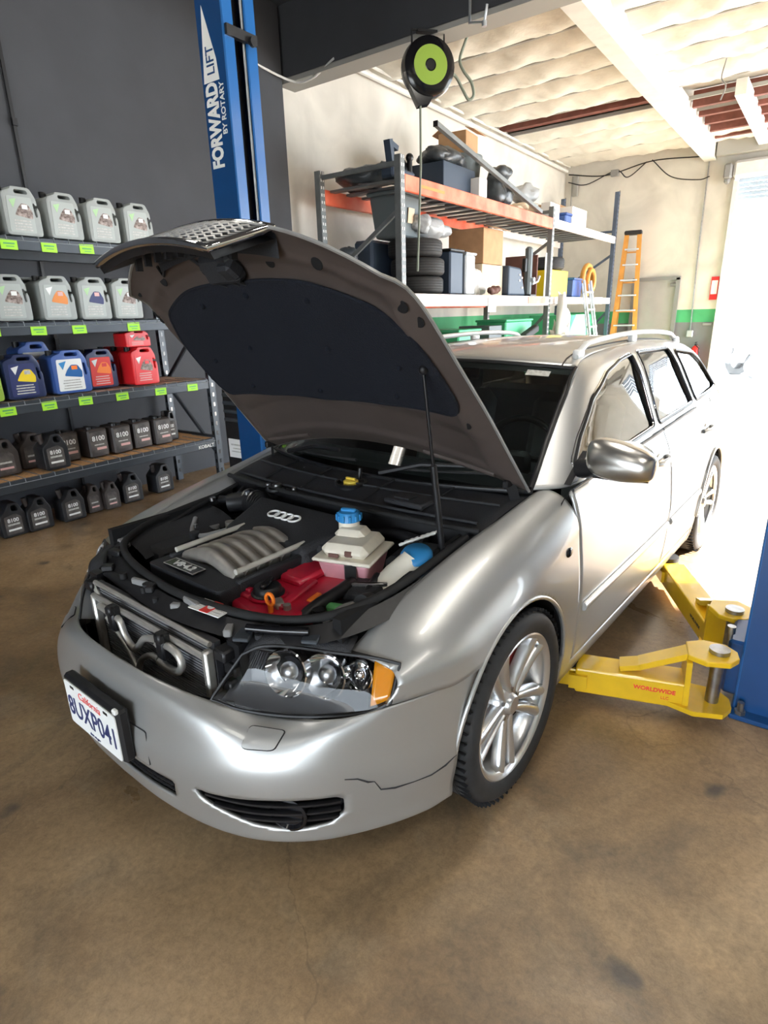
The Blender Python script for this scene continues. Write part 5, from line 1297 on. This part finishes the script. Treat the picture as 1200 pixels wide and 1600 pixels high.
# tub
g = G(); g.box((0, -.22, .40), (1.30, .95, .03)); g.box((0, .20, .60), (1.34, .03, .45)); g.box((0, -.62, .50), (1.0, .03, .3))
for s in (-1, 1): g.box((s*.60, -.15, .58), (.03, .75, .40))
part('engine_bay_tub', g, 'under')
for mir in (False, True):
    # inner fender ledge under the hood edge
    def IL(u, v):
        y = -.52+.98*u; xh, zh = interp(Uh, y); return (xh-.002-.075*v, y, zh-.004-.035*v**.6)
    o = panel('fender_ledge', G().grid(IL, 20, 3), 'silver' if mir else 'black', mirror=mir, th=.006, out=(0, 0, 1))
    g = G(); g.tube([Vector(IL(u, 1))+Vector((-.005, 0, .006)) for u in [k/16 for k in range(17)]], .009, 6); panel('ledge_seal', g, 'rubber', mirror=mir, th=0, parent=o)
# cowl panel (plenum cover)
def CW(a, t):
    y1 = .405-.135*(1-a*a)+.02; y0 = .10-.07*(1-a*a); y = y0+(y1-y0)*t
    return (a*(.665+.02*t), y, .845+.055*t+.008*sin(pi*t)+.012*(1-a*a))
cw = panel('cowl_cover', G().grid(CW, 30, 10, -1, 1, 0, 1), 'blackt', th=.008, out=(0, 0, 1))
part('cowl_front_wall', G().grid(lambda u, v: (u*.66, CW(u, 0)[1]+.0, CW(u, 0)[2]-.2*v), 24, 2, -1, 1, 0, 1), 'black', cw, 60)
g = G(); g.tube([Vector(CW(a, 0))+Vector((0, -.006, .006)) for a in [-1+k/12 for k in range(25)]], .010, 8); part('cowl_seal', g, 'rubber', cw, 60)
g = G(); g.tube([Vector(CW(a, .12))+Vector((0, 0, .008)) for a in [-.95+1.9*k/24 for k in range(25)]], .006, 6); g.tube([Vector(CW(a, .55))+Vector((0, 0, .008)) for a in [-.95+1.9*k/24 for k in range(25)]], .005, 6)
for a in (-.62, -.25, .25, .62): g.tube([Vector(CW(a, t))+Vector((0, 0, .006)) for t in (.12, .3, .55, .9)], .005, 6)
part('cowl_ribs', g, 'blackt', cw, 60)
c = Vector(CW(.04, .55)); g = G(); g.lathe([(.062, .0), (.066, .012), (.056, .012), (.052, -.02), (0, -.02)], 28, c); part('filler_recess', g, 'black', cw, 40)
g = G(); g.lathe([(0, .012), (.022, .012), (.030, .008), (.031, -.018), (0, -.018)], 20, c+Vector((0, 0, .008))); g.box(c+Vector((0, 0, .024)), (.05, .012, .01), .003); part('brake_fluid_cap', g, 'yellowcap', cw, 40, 'yellow brake fluid cap in the black cowl')
g = G(); cc = Vector(CW(.52, .35)); g.box(cc+Vector((0, 0, .012)), (.17, .12, .02), .006); g.box(cc+Vector((-.02, -.01, .022)), (.07, .05, .01)); part('cowl_tray', g, 'blackt', cw)
g = G(); c = Vector((.03, .22, .90)); g.cyl(c, c+Vector((0, .01, .05)), .008, 8); g.box(c, (.05, .03, .015), .004); part('washer_nozzle', g, 'black', cw)
# wipers
for x0, a1_, nm in ((-.52, .10, 'wiper'), (.10, .66, 'wiper')):
    g = G(); p0 = Vector(WSf(x0/.69, .02))+Vector((0, -.02, .015)); p1 = Vector(WSf((x0+.34)/.69, .10))+Vector((0, -.01, .025))
    g.tube([p0, (p0+p1)/2+Vector((0, 0, .02)), p1], [.012, .009, .007], 6); w_ = part(nm, g, 'black', car)
    g = G(); g.tube([Vector(WSf(a, .055+.05*(a-x0)))+Vector((0, -.006, .010)) for a in [x0/.69+.1+.08*k for k in range(8)]], .006, 6); part('wiper_blade', g, 'rubber', w_)
# front carrier and seals
def SEAL(u):
    tab = [(0, (-.60, .05, .80)), (.12, (-.60, -.25, .775)), (.22, (-.56, -.42, .765)), (.34, (-.42, -.57, .755)), (.5, (.0, -.655, .755)), (.64, (.34, -.628, .758)), (.76, (.53, -.535, .765)), (.87, (.615, -.33, .785)), (1, (.635, .06, .835))]
    return interp(tab, u)
part('bay_seal', G().tube([SEAL(k/48) for k in range(49)], .013, 8), 'rubber', car, 60)
part('bay_seal_base', G().grid(lambda u, v: tuple(Vector(SEAL(u))+Vector((0, 0, -.008-.03*v))+Vector((SEAL(u)[0], min(0, SEAL(u)[1])*1.0, 0)).normalized()*(.02+.05*v)), 48, 2), 'black', car, 60)
def CAR_(u, v):   # lock carrier top cover between seal and radiator / headlamps
    s = Vector(SEAL(.13+.76*u)); e = interp([(0, (-.63, -.40, .70)), (.15, (-.50, -.62, .70)), (.3, (-.36, -.685, .725)), (.5, (0, -.712, .735)), (.7, (.36, -.685, .725)), (.85, (.52, -.615, .715)), (1, (.635, -.40, .715))], u)
    p = s.lerp(Vector(e), v); return (p.x, p.y, p.z-.012+.012*sin(v*9+u*20)*.5)
cr = panel('lock_carrier', G().grid(CAR_, 60, 8, 0, 1, 0, 1), 'black', th=.01, out=(0, 0, 1))
rnd = random.Random(9)
for k in range(26):
    u = .05+.9*rnd.random(); v = .2+.7*rnd.random(); p = Vector(CAR_(u, v)); 
    g = G()
    if k % 2: g.cyl(p, p+Vector((0, 0, .02)), rnd.uniform(.008, .016), 10)
    else: g.box(p+Vector((0, 0, .010)), (rnd.uniform(.03, .09), rnd.uniform(.015, .03), .022), .004, rz=rnd.uniform(-1, 1))
    part('carrier_fitting', g, ('black', 'blackt', 'frame', 'rubber')[k % 4] if k != 7 else 'steel', cr)
g = G(); P = rounded([(-.04, -.03), (.075, -.03), (.075, .03), (-.04, .03)], .004, 2)
stc = thing  # noqa
q = Vector(CAR_(.60, .16)); R = Matrix.Rotation(.10, 3, 'Z')
g = G(); g.box(q+Vector((.02, .0, .012)), (.125, .062, .003), rot=R); st = part('warning_label', g, 'white', cr)
g = G(); g.box(q+Vector((.02, .0, .0145)), (.034, .062, .002), rot=R); part('label_red_block', g, 'redprint', st)
g = G(); g.cyl(q+Vector((.022, .0, .0155)), q+Vector((.022, 0, .0165)), .012, 16); part('label_mark', g, 'white', st)
g = G()
for k in range(3): g.box(q+Vector((.06, -.014+.014*k, .0142)), (.034, .004, .0012), rot=R); g.box(q+Vector((-.025, -.014+.014*k, .0142)), (.03, .004, .0012), rot=R)
part('print_line', g, 'textgrey', st)
for x in (.40, .555):   # bright bracket plates by the left headlamp
    g = G(); y = interp([(.40, -.675), (.555, -.575)], x); g.box((x, y, .735), (.045, .06, .012), .003, rz=.5); part('headlamp_bracket', g, 'slate', cr)
g = G(); g.tube([(.40, -.665, .752), (.47, -.63, .752), (.55, -.58, .752)], .012, 8); part('latch_rod', g, 'blackg', cr, 60)
def HT(u, v):
    p = Vector(interp(ht_, u)); return (p.x-.02*v, p.y+.055*v, p.z+.003+.02*v)
for mir in (False, True): panel('headlamp_top_cover', G().grid(HT, 16, 2, 0, .72, 0, 1), 'blackt', mirror=mir, th=.006, out=(0, 0, 1), parent=cr)
# radiator pack
rd_ = part('radiator', G().box((0, -.715, .52), (.66, .02, .38)), 'radfin', car)
g = G()
for k in range(36): g.box((0, -.7265, .37+k*.0095), (.60, .004, .0035))
part('cooling_fins', g, 'findark', rd_)['kind'] = 'stuff'
g = G(); g.tube([(-.29, -.735, .665), (-.315, -.735, .69), (-.31, -.735, .718), (.325, -.735, .708)], .008, 8); g.tube([(-.31, -.745, .672), (.305, -.745, .668)], .010, 8); g.box((-.315, -.74, .52), (.022, .03, .32), .006); g.box((.315, -.74, .53), (.024, .03, .32), .006)
part('condenser_frame', g, 'radbar', rd_)
def smooth(P, r, m_='radbar', y=-.768):
    tb = [(i, (x, y, z)) for i, (x, z) in enumerate(P)]; n = 5*(len(P)-1)
    part('cooler_pipe', G().tube([interp(tb, i/5) for i in range(n+1)], r, 8), m_, rd_, 60)
smooth([(-.232, .668), (-.17, .664), (-.11, .655), (-.088, .61), (-.042, .578), (0, .610), (.033, .64), (.10, .662), (.145, .672)], .011)
smooth([(-.19, .640), (-.125, .60), (-.085, .565), (-.04, .50), (.0, .43)], .009)
smooth([(-.03, .42), (-.035, .50), (-.005, .555), (.057, .592), (.101, .596)], .010)
smooth([(.104, .648), (.165, .662), (.212, .650), (.224, .622), (.200, .592), (.15, .584), (.101, .590)], .0115)
for x in (-.14, .139):
    g = G(); g.box((x, -.768, .655), (.04, .03, .085), .006); g.box((x+.015, -.785, .690), (.03, .02, .03), .005); part('pipe_clamp', g, 'black', rd_)
for s in (-1, 1):
    g = G()
    for k in range(7): g.box((s*(.365+.012*(k % 2)), -.715+.01*(k % 3), .40+k*.048), (.05, .05, .036), .006)
    g.box((s*.385, -.69, .52), (.05, .03, .40)); part('radiator_side_duct', g, 'black', rd_)
g = G(); g.grid(lambda u, v: (u*.42, -.745-.10*(1-u*u)-.02*v, .575-.25*v), 16, 2, -1, 1, 0, 1); part('grille_lower_duct', g, 'under', car, 60)
# engine: covers, manifold, bars
ZE = .785
g = G(); g.box((0, -.41, ZE-.055), (.38, .36, .05), .01); eng = part('engine_cover', g, 'blackt')
g = G(); g.prism(rounded([(-.20, -.60), (.19, -.60), (.20, -.50), (-.20, -.50)], .02, 3), ZE-.06, ZE-.015); part('front_cover', g, 'blackt', eng)
for k in range(6):
    y = -.485+k*.050
    g = G(); pts = [(-.145+.29*j/10, y+.008*sin(j*.5), ZE-.035+.048*sin(pi*(.10+.80*j/10))) for j in range(11)]
    g.tube(pts, [.022+.005*sin(pi*j/10) for j in range(11)], 10); part('intake_runner', g, 'castalu', eng, 60)
g = G(); g.box((0, -.36, ZE-.045), (.27, .30, .04), .01); part('manifold_base', g, 'castalu', eng)
for x in (-.158, .165):
    g = G(); g.tube([(x, -.515, ZE+.012), (x, -.225, ZE+.016)], .0095, 8); bar_ = part('cover_bar', g, 'palebar', eng, 60)
    g = G(); g.box((x*1.13, -.37, ZE-.03), (.025, .32, .05), .006); part('cover_rail', g, 'blackt', eng)
g = G(); g.box((-.045, -.560, ZE-.006), (.165, .052, .006), .002); bd = part('badge_plate', g, 'blackg', eng)
text('lettering', 'V8·4.2', .040, 'white', bd, frame_mat((-.045, -.560, ZE-.002), (1, 0, 0), (0, 1, 0)), sx=1.05, bold=.001)
g = G(); g.tube([(-.126, -.584, ZE-.003), (.036, -.584, ZE-.003), (.036, -.536, ZE-.003), (-.126, -.536, ZE-.003)], .0018, 4, True); part('badge_border', g, 'radbar', bd)
# air box with four rings
g = G(); V = [(-.22, -.27, .80), (.20, -.27, .80), (.26, -.02, .845), (-.30, -.02, .845), (-.23, -.285, .70), (.24, -.285, .70), (.28, 0, .70), (-.32, 0, .70)]
g.add(V, [(0, 1, 2, 3), (4, 7, 6, 5), (0, 4, 5, 1), (1, 5, 6, 2), (2, 6, 7, 3), (3, 7, 4, 0)]); ab = part('air_box', g, 'blackt', car, 30); bevel(ab, .02, 3)
g = G(); g.box((.20, -.16, .755), (.10, .12, .09), .012); part('air_box_shoulder', g, 'blackt', ab)
zr = lambda y: .80+(.045)*(y+.27)/.25+.004
for k in range(4):
    cx = -.082+k*.037-.02; g = G()
    pts = [(cx+.0245*cos(a), -.125+.0215*sin(a), zr(-.125+.0215*sin(a))) for a in [2*pi*j/24 for j in range(24)]]
    g.tube(pts, .0042, 6, True); part('ring_emblem', g, 'white', ab, 60)
g = G(); P_ = [(-.28, -.03, .79), (-.33, .0, .80), (-.40, -.01, .80), (-.47, -.06, .79)]; g.tube(P_, [.045, .048, .044, .04], 14)
for k in range(7): 
    p = Vector(P_[0]).lerp(Vector(P_[2]), k/7); g.ball(p, .050, 12, 6, (.18, 1, 1))
part('intake_hose', g, 'black', car, 60)
for x in (-.36, -.405):
    g = G(); g.lathe([(.049, -.006), (.051, 0), (.049, .006)], 20, (x, -.005, .80), 'x'); part('hose_clamp', g, 'steel', car, 60)
# hoses and clutter on the car's right
for nm, pts, r, m_ in (('hose', [(-.52, -.20, .75), (-.46, -.26, .72), (-.36, -.28, .73), (-.26, -.22, .76)], .011, 'frame'),
                       ('hose', [(-.55, -.05, .79), (-.47, -.02, .80), (-.38, .04, .82), (-.25, .03, .82)], .016, 'black'),
                       ('hose', [(-.50, -.38, .70), (-.40, -.40, .68), (-.30, -.36, .70)], .014, 'black'),
                       ('hose', [(.41, -.50, .70), (.43, -.43, .73), (.44, -.35, .745), (.42, -.27, .74)], .020, 'black'),
                       ('hose', [(.48, -.46, .70), (.50, -.40, .73), (.51, -.32, .72)], .010, 'frame'),
                       ('hose', [(.25, .02, .78), (.36, .03, .80), (.50, .02, .80)], .018, 'black')):
    tb = [(i, tuple(p)) for i, p in enumerate(pts)]; part(nm, G().tube([interp(tb, i/5) for i in range(5*(len(pts)-1)+1)], r, 8), m_, car, 60)
part('air_duct', G().grid(lambda u, v: (-.575+.17*v-.03*sin(3*u), -.50+.42*u, .745-.05*v*v+.02*u), 12, 6), 'blackt', car, 60)
part('air_duct_box', G().box((-.44, -.36, .68), (.14, .2, .08), .015), 'blackt', car)
g = G(); g.box((-.50, .02, .80), (.15, .012, .045), .003, rz=-.9); part('bright_bracket', g, 'steel', car)
for p, r in (((-.53, -.10, .80), .014), ((-.38, -.03, .835), .012), ((-.28, .05, .865), .02), ((-.17, .045, .865), .01), ((-.43, -.26, .745), .008), ((-.33, .045, .86), .012)):
    g = G(); p = Vector(p); g.cyl(p, p+Vector((0, 0, .014)), r, 10); part('bolt_head', g, 'steel', car)
g = G(); c = Vector((-.28, .045, .85)); g.lathe([(.035, 0), (.045, .006), (.045, .014), (.032, .014)], 24, c); part('strut_mount', g, 'black', car, 40)
# red valve cover with oil cap
g = G(); V = []
g.prism([(.185, -.560), (.36, -.600), (.43, -.52), (.40, -.10), (.20, -.10), (.185, -.30)], .66, .73); rc = part('valve_cover', g, 'redcrackle', car, 30); bevel(rc, .015, 3)
g = G(); g.box((.25, -.26, .74), (.10, .24, .03), .01, rz=.05); g.box((.335, -.42, .735), (.03, .20, .02), .006, rz=.25); g.box((.21, -.50, .733), (.05, .06, .02), .006); part('cover_rib', g, 'redcrackle', rc)
c = Vector((.262, -.475, .735)); g = G(); g.lathe([(0, 0), (.050, 0), (.052, .008), (.044, .012), (.042, .026), (.036, .032), (0, .032)], 28, c); oc = part('oil_cap', g, 'black', rc)
g = G(); g.box(c+Vector((0, 0, .038)), (.022, .075, .018), .006, rz=.4); part('cap_grip', g, 'blackg', oc)
g = G(); g.lathe([(.052, -.002), (.060, .0), (.058, .006), (.052, .006)], 28, c); part('filler_neck', g, 'redcrackle', oc)
c = Vector((.350, -.540, .75)); g = G(); g.tube([c+Vector((.016*cos(a), 0, .02+.018*sin(a))) for a in [2*pi*k/16 for k in range(16)]], .0055, 6, True); g.cyl(c-Vector((0, 0, .02)), c+Vector((0, 0, .006)), .008, 8); part('dipstick', g, 'orange', rc, 60, 'orange dipstick ring')
g = G(); g.box((.34, -.50, .737), (.05, .03, .022), .005, rz=-.5); g.cyl((.375, -.50, .71), (.375, -.50, .745), .012, 10); part('coil_plug', g, 'castalu', rc)
g = G(); g.box((.385, -.40, .725), (.02, .06, .02), .004, rz=.2); part('coil_connector', g, 'orange', rc)
for k in range(5):
    g = G(); g.cyl((.20, -.50+k*.085, .70), (.20, -.50+k*.085, .742), .010, 8); g.box((.20, -.50+k*.085, .744), (.03, .02, .012), .003); part('injector', g, 'black' if k % 2 else 'redcrackle', rc)
# coolant expansion tank
tk = bpy.data.objects.new('coolant_tank', None); COL.objects.link(tk); tk.parent = car; tk.location = (.345, -.17, .80); tk.rotation_euler = (0, 0, .30); tk['label'] = 'cream and pink coolant expansion tank with blue cap'
g = G(); V = []
for z, a, b in ((-.14, .062, .068), (-.01, .090, .097)): V += [(-a, -b, z), (a, -b, z), (a, b, z), (-a, b, z)]
g.add(V, [(0, 3, 2, 1), (4, 5, 6, 7), (0, 1, 5, 4), (1, 2, 6, 5), (2, 3, 7, 6), (3, 0, 4, 7)]); o = part('tank_lower', g, 'pink', tk, 30); bevel(o, .012, 3)
g = G(); g.box((0, 0, -.004), (.205, .215, .012), .004); o = part('tank_seam', g, 'tank', tk)
g = G(); g.box((0, .0, .022), (.165, .180, .048), .02); g.box((-.02, .04, .045), (.11, .09, .04), .018); o = part('tank_upper', g, 'tank', tk, 40); bevel(o, .008, 2)
g = G(); g.cyl((-.045, .065, .05), (-.045, .065, .085), .036, 18); part('tank_neck', g, 'tank', tk)
g = G(); g.lathe([(.0, .112), (.034, .110), (.040, .100), (.042, .080), (.038, .078)], 24, (-.045, .065, 0)); g.box((-.045, .065, .114), (.055, .016, .014), .004)
for k in range(12): a = 2*pi*k/12; g.box((-.045+.041*cos(a), .065+.041*sin(a), .092), (.008, .008, .022), .002, rz=a)
part('tank_cap', g, 'bluecap', tk, 40)
g = G(); g.box((.02, -.085, .02), (.03, .012, .02), .004); g.box((-.03, -.092, .012), (.035, .004, .012)); part('level_mark', g, 'brown', tk)
g = G(); g.bar((.03, -.10, -.01), (.05, -.13, -.17), .035, .02); part('tank_bracket', g, 'black', tk)
# fuse box, washer filler, relays
g = G(); g.box((.475, -.27, .715), (.11, .12, .06), .01, rz=.25); o = part('relay_block', g, 'blackt', car)
for k in range(4): g = G(); g.box((.45+.018*k, -.285+.012*k, .748), (.012, .07, .012), .002, rz=-.9); part('relay_cover', g, 'steel', o)
g = G(); g.box((.52, -.06, .765), (.15, .19, .08), .02, rz=.2); part('fuse_box', g, 'black', car)
g = G(); g.cyl((.52, -.30, .72), (.54, -.36, .74), .026, 14); g.tube([(.49, -.38, .70), (.50, -.30, .73), (.47, -.20, .75)], .014, 8); part('coolant_hose', g, 'black', car, 50)
g = G(); g.box((.475, -.40, .72), (.06, .03, .03), .008, rz=.3); part('green_connector', g, 'greenp', car)
g = G()
for k in range(2): P9 = [Vector((.44, -.05+.03*k, .80)).lerp(Vector((.52, .05+.03*k, .83)), q/14) for q in range(15)]; g.tube(P9, [.0065 if q % 2 else .0045 for q in range(15)], 6)
part('ribbed_conduit', g, 'white', car, 60)
g = G(); g.tube([(.50, -.20, .68), (.530, -.16, .745), (.552, -.115, .800)], [.07, .058, .040], 16); part('washer_filler', g, 'tank', car, 50)
g = G(); g.lathe([(0, .022), (.045, .018), (.052, .008), (.052, 0), (.03, -.004)], 28, (.556, -.108, .805)); g.V = [(x, y, z+.22*(y+.112)-.10*(x-.556)) for x, y, z in g.V]; part('washer_cap', g, 'bluecap', car, 60, 'blue washer fluid cap')
# random dark fillers to suggest pipework
for k in range(22):
    s = -1 if k % 2 else 1
    x = s*rnd.uniform(.28, .56); y = rnd.uniform(-.50, .05); z = rnd.uniform(.62, .73)
    g = G()
    if k % 3 == 0: g.box((x, y, z), (rnd.uniform(.05, .11), rnd.uniform(.04, .1), .05), .01, rz=rnd.uniform(-.6, .6))
    elif k % 3 == 1: g.cyl((x, y, z-.03), (x, y, z+.03), rnd.uniform(.015, .03), 12)
    else: g.tube([(x, y, z), (x+.05, y+.04, z+.02), (x+.06, y+.11, z-.01)], rnd.uniform(.007, .014), 7)
    part('engine_fitting', g, ('black', 'blackt', 'castalu', 'rubber', 'frame')[k % 5], car, 50)
# ---- interior
g = G(); g.grid(lambda u, v: (u*.66, .46+.30*v-.05*(1-u*u), .90-.02*v+.03*sin(pi*v)), 12, 6, -1, 1, 0, 1); g.grid(lambda u, v: (u*.66, .76, .88-.4*v), 6, 2, -1, 1, 0, 1); part('dashboard', g, 'blackt', car, 60)
sw = part('steering_wheel', G().tube([(.37+.185*cos(a), .93+.07*sin(a), .90+.170*sin(a)) for a in [2*pi*k/32 for k in range(32)]], .016, 8, True), 'black', car, 60)
g = G(); g.box((.37, .92, .88), (.15, .05, .11), .02); g.tube([(.20, .93, .90), (.54, .93, .90)], .014, 6); part('wheel_hub', g, 'black', sw)
for x in (-.37, .37):
    g = G(); g.box((x, 1.55, .80), (.50, .14, .64), .06, rot=Matrix.Rotation(-.28, 3, 'X')); g.box((x, 1.28, .52), (.50, .5, .16), .05); st_ = part('front_seat', g, 'seat', car)
    g = G(); g.box((x, 1.66, 1.17), (.26, .09, .17), .04); part('headrest', g, 'seat', st_)
g = G(); g.box((0, 2.35, .76), (1.30, .14, .60), .05, rot=Matrix.Rotation(-.3, 3, 'X')); g.box((0, 2.1, .50), (1.30, .5, .15), .05); part('rear_seat', g, 'seat', car)
g = G(); g.box((0, 1.02, 1.265), (.22, .03, .07), .012); g.cyl((0, .98, 1.32), (0, 1.02, 1.27), .01, 8); part('rear_view_mirror', g, 'black', car)
g = G(); g.box((0, 1.9, .40), (1.5, 2.6, .04)); part('cabin_floor', g, 'under', car)
# ================================================================== hood (built closed, then swung open)
HA = radians(-58.7); HY, HZ = .40, .93
def swing(p, dx=0):
    x, y, z = p; dy, dz = y-HY, z-HZ
    return (x, HY+dy*cos(HA)-dz*sin(HA), HZ+dy*sin(HA)+dz*cos(HA))
hwT = [(0, .694), (.35, .672), (.65, .648), (.85, .632), (.93, .616), (1, .595)]
def Hc(a, w, off=0.0):
    yr = .40-.135*(1-a*a)*1.0
    yf = -.757+.197*abs(a)**2.6
    y = yr+(yf-yr)*w
    hw = interp(hwT, w); x = a*hw
    ze = interp([(-.86, .700), (-.75, .712), (-.6, .732), (-.5, .750), (-.4, .772), (-.2, .812), (0, .850), (.2, .882), (.4, .915)], y)
    z = ze+.030*(1-a*a)*min(1, (1-w)*4+.25)-.042*max(0, (w-.9)/.1)**2
    n = off
    return (x*(1-.0*off), y, z-n)
def Ho(a, w): return swing(Hc(a, w))
g = G().grid(Ho, 56, 56, -1, 1, 0, 1)
hood = panel('hood', g, th=0, out=(0, .5, .8)); hood['label'] = 'raised hood, silver outside with brown-grey inner panel'
def Hi(a, w):   # pressed inner panel with ribs and channels
    d = min(1-abs(a), w*1.2, (1-w)*1.0)
    off = .004+.022*min(1, d/.07)
    if   .26 < w < .83 and abs(a) < .94: off += .012*min(1, min(w-.26, .83-w, .94-abs(a))/.05)
    off += .009*max(0, 1-abs(d-.115)/.035)
    off -= .008*max(0, 1-abs(w-.87)/.03)*(1 if abs(a) < .7 else 0)
    return swing(Hc(a*(1-.006), w*.99+.005, off))
inner = panel('hood_inner_panel', G().grid(Hi, 90, 90, -1, 1, 0, 1), 'hood_in', th=0, parent=hood, out=(0, -.8, -.5), ang=60)
g = G(); E_ = [Ho(-1, k/30) for k in range(31)]+[Ho(-1+2*k/30, 1) for k in range(1, 31)]+[Ho(1, 1-k/30) for k in range(1, 31)]
g.tube(E_, .0055, 6); panel('hood_hem', g, 'silver', th=0, parent=hood)
PADP = rounded([(-.84, .385), (-.45, .315), (0, .285), (.45, .315), (.86, .385), (.92, .46), (.92, .60), (.90, .72), (.80, .80), (.45, .815), (0, .805), (-.45, .815), (-.78, .80), (-.87, .70), (-.89, .56), (-.88, .44)], .05, 3)
g = patch(lambda a, w: swing(Hc(a, w, .046)), PADP, (0, 0, 0), 16); pad = build('insulation_pad', g, 'pad', hood, 60)
g = G(); g.tube(on(lambda a, w: swing(Hc(a, w, .043)), dense(PADP, .05)), .006, 6, True); build('pad_edge', g, 'pad', pad, 60)
for k in range(10):
    a = (-.55, 0, .55, -.4, .4, -.7, .7, 0, -.3, .3)[k]; w = (.38, .33, .38, .75, .75, .55, .55, .76, .55, .55)[k]
    g = G(); c = Vector(swing(Hc(a, w, .048))); g.ball(c, .011, 10, 6); build('pad_clip', g, 'pad', pad, 60)
for (a, w, r) in ((-.215, .857, .018), (-.594, .89, .018), (.294, .866, .016), (.612, .90, .018), (-.93, .96, .010), (-.94, .86, .014), (.93, .85, .018), (.955, .80, .016), (-.42, .93, .012), (-.9, .5, .012), (-.92, .42, .010), (.9, .35, .012), (-.93, .83, .014)):
    c = Vector(Hi(a, w)); g = G(); n = Vector((0, cos(HA-pi/2), sin(HA-pi/2)))
    q = n.to_track_quat('Z', 'Y').to_matrix().to_4x4(); q.translation = c+n*.0015
    g.xf = q; g.lathe([(0, 0), (r, 0), (r*1.1, -.002)], 16); build('access_hole', g, 'under', inner)
# hinge-side channels
for s in (-1, 1):
    g = G(); g.tube([Vector(Hi(s*.45, .045)), Vector(Hi(s*.70, .05)), Vector(Hi(s*.88, .07))], .012, 8); build('hinge_rib', g, 'hood_in', inner, 60)
    g = G(); p = Vector(Hi(s*.93, .03)); g.box(p, (.02, .08, .03), .005); g.bar(p, (s*.66, .36, .88), .012, .035); build('hood_hinge', g, 'black', hood)
# latch, wiring
lc = Vector(Hi(-.02, .865)); dn = Vector((0, cos(HA-pi/2), sin(HA-pi/2))); ur = Vector((0, sin(HA-pi/2)*-1, cos(HA-pi/2))); 
g = G(); g.box(lc+dn*.02, (.15, .09, .05), .012, rot=Matrix.Rotation(HA, 3, 'X')); g.box(lc+dn*.03+Vector((.05, 0, 0)), (.06, .06, .05), .01, rot=Matrix.Rotation(HA+.4, 3, 'X')); g.box(lc+dn*.03+Vector((-.06, .0, .02)), (.05, .05, .04), .01, rot=Matrix.Rotation(HA-.4, 3, 'X'))
la = build('hood_latch', g, 'blackt', hood)
g = G()
for dx in (-.05, .015, .05): 
    p = lc+dn*.03+Vector((dx, 0, 0)); q_ = Vector(Hi(dx*.9/.6-.02, .80))+dn*.012; g.tube([p, (p+q_)/2+dn*.02, q_], .005, 6)
g.tube([lc+dn*.02+Vector((-.08, 0, 0)), Vector(Hi(-.22, .93))+dn*.01, Vector(Hi(-.42, .93))+dn*.012, Vector(Hi(-.52, .90))+dn*.01, Vector(Hi(-.52, .935))+dn*.01], .006, 6)
build('latch_cable', g, 'blackt', la, 60)
# front grille fixed to the hood
def gr(x, t, back=0.0):   # t 0 top, 1 bottom, closed pose
    hw_ = .305-.03*t
    return swing((x*hw_, -.750-.045*t+.035*x*x+back, .700-.185*t-.01*x*x))
GRm = [(-1, .0), (1, .0)]
P = [gr(-1+2*k/16, 0) for k in range(17)]+[gr(1, k/6) for k in range(1, 7)]+[gr(1-2*k/16, 1) for k in range(1, 17)]+[gr(-1, 1-k/6) for k in range(1, 6)]
gf = build('front_grille', G().tube(P, .011, 8, True), 'chrome', hood, 60)
g = G()
for r in range(9):
    t = .06+.88*r/8; g.tube([gr(-.96+1.92*k/30, t+(.035 if k % 2 else -.035), -.004) for k in range(31)], .0045, 5)
build('grille_mesh', g, 'steel', gf, 60)['kind'] = 'stuff'
g = G(); g.grid(lambda u, v: gr(u, v, .03), 16, 6, -.99, .99, .0, 1); g.grid(lambda u, v: gr(u, 0, .03*v), 16, 1, -1, 1, 0, 1); g.grid(lambda u, v: gr(u, 1, .03*v), 16, 1, -1, 1, 0, 1)
build('grille_backing', g, 'black', gf, 60)
g = G(); g.grid(lambda u, v: tuple(Vector(gr(u, -.05+.1*v, .035+.05*v))), 16, 2, -.95, .95, 0, 1)
for k in range(9): g.box(Vector(gr(-.8+.2*k, .5, .04)), (.010, .02, .05))
build('grille_frame_back', g, 'blackt', gf, 60)
# gas strut
p0, p1 = Vector((.595, -.02, .80)), Vector(Hi(.86, .60))+dn*.01
m0 = p0.lerp(p1, .50)
g = G(); g.tube([p0, m0], .011, 10); gs = part('gas_strut', g, 'black', car, 60)
g = G(); g.tube([m0, p1], .0055, 8); part('strut_rod', g, 'blackg', gs, 60)
g = G(); g.ball(p0, .017, 10, 8); part('ball_joint', g, 'black', gs, 60)
g = G(); g.ball(p1, .015, 10, 8); part('ball_joint', g, 'black', gs, 60)
g = G(); g.box(p0+Vector((.02, .02, -.0)), (.03, .04, .05), .008); part('strut_bracket', g, 'steel', gs)
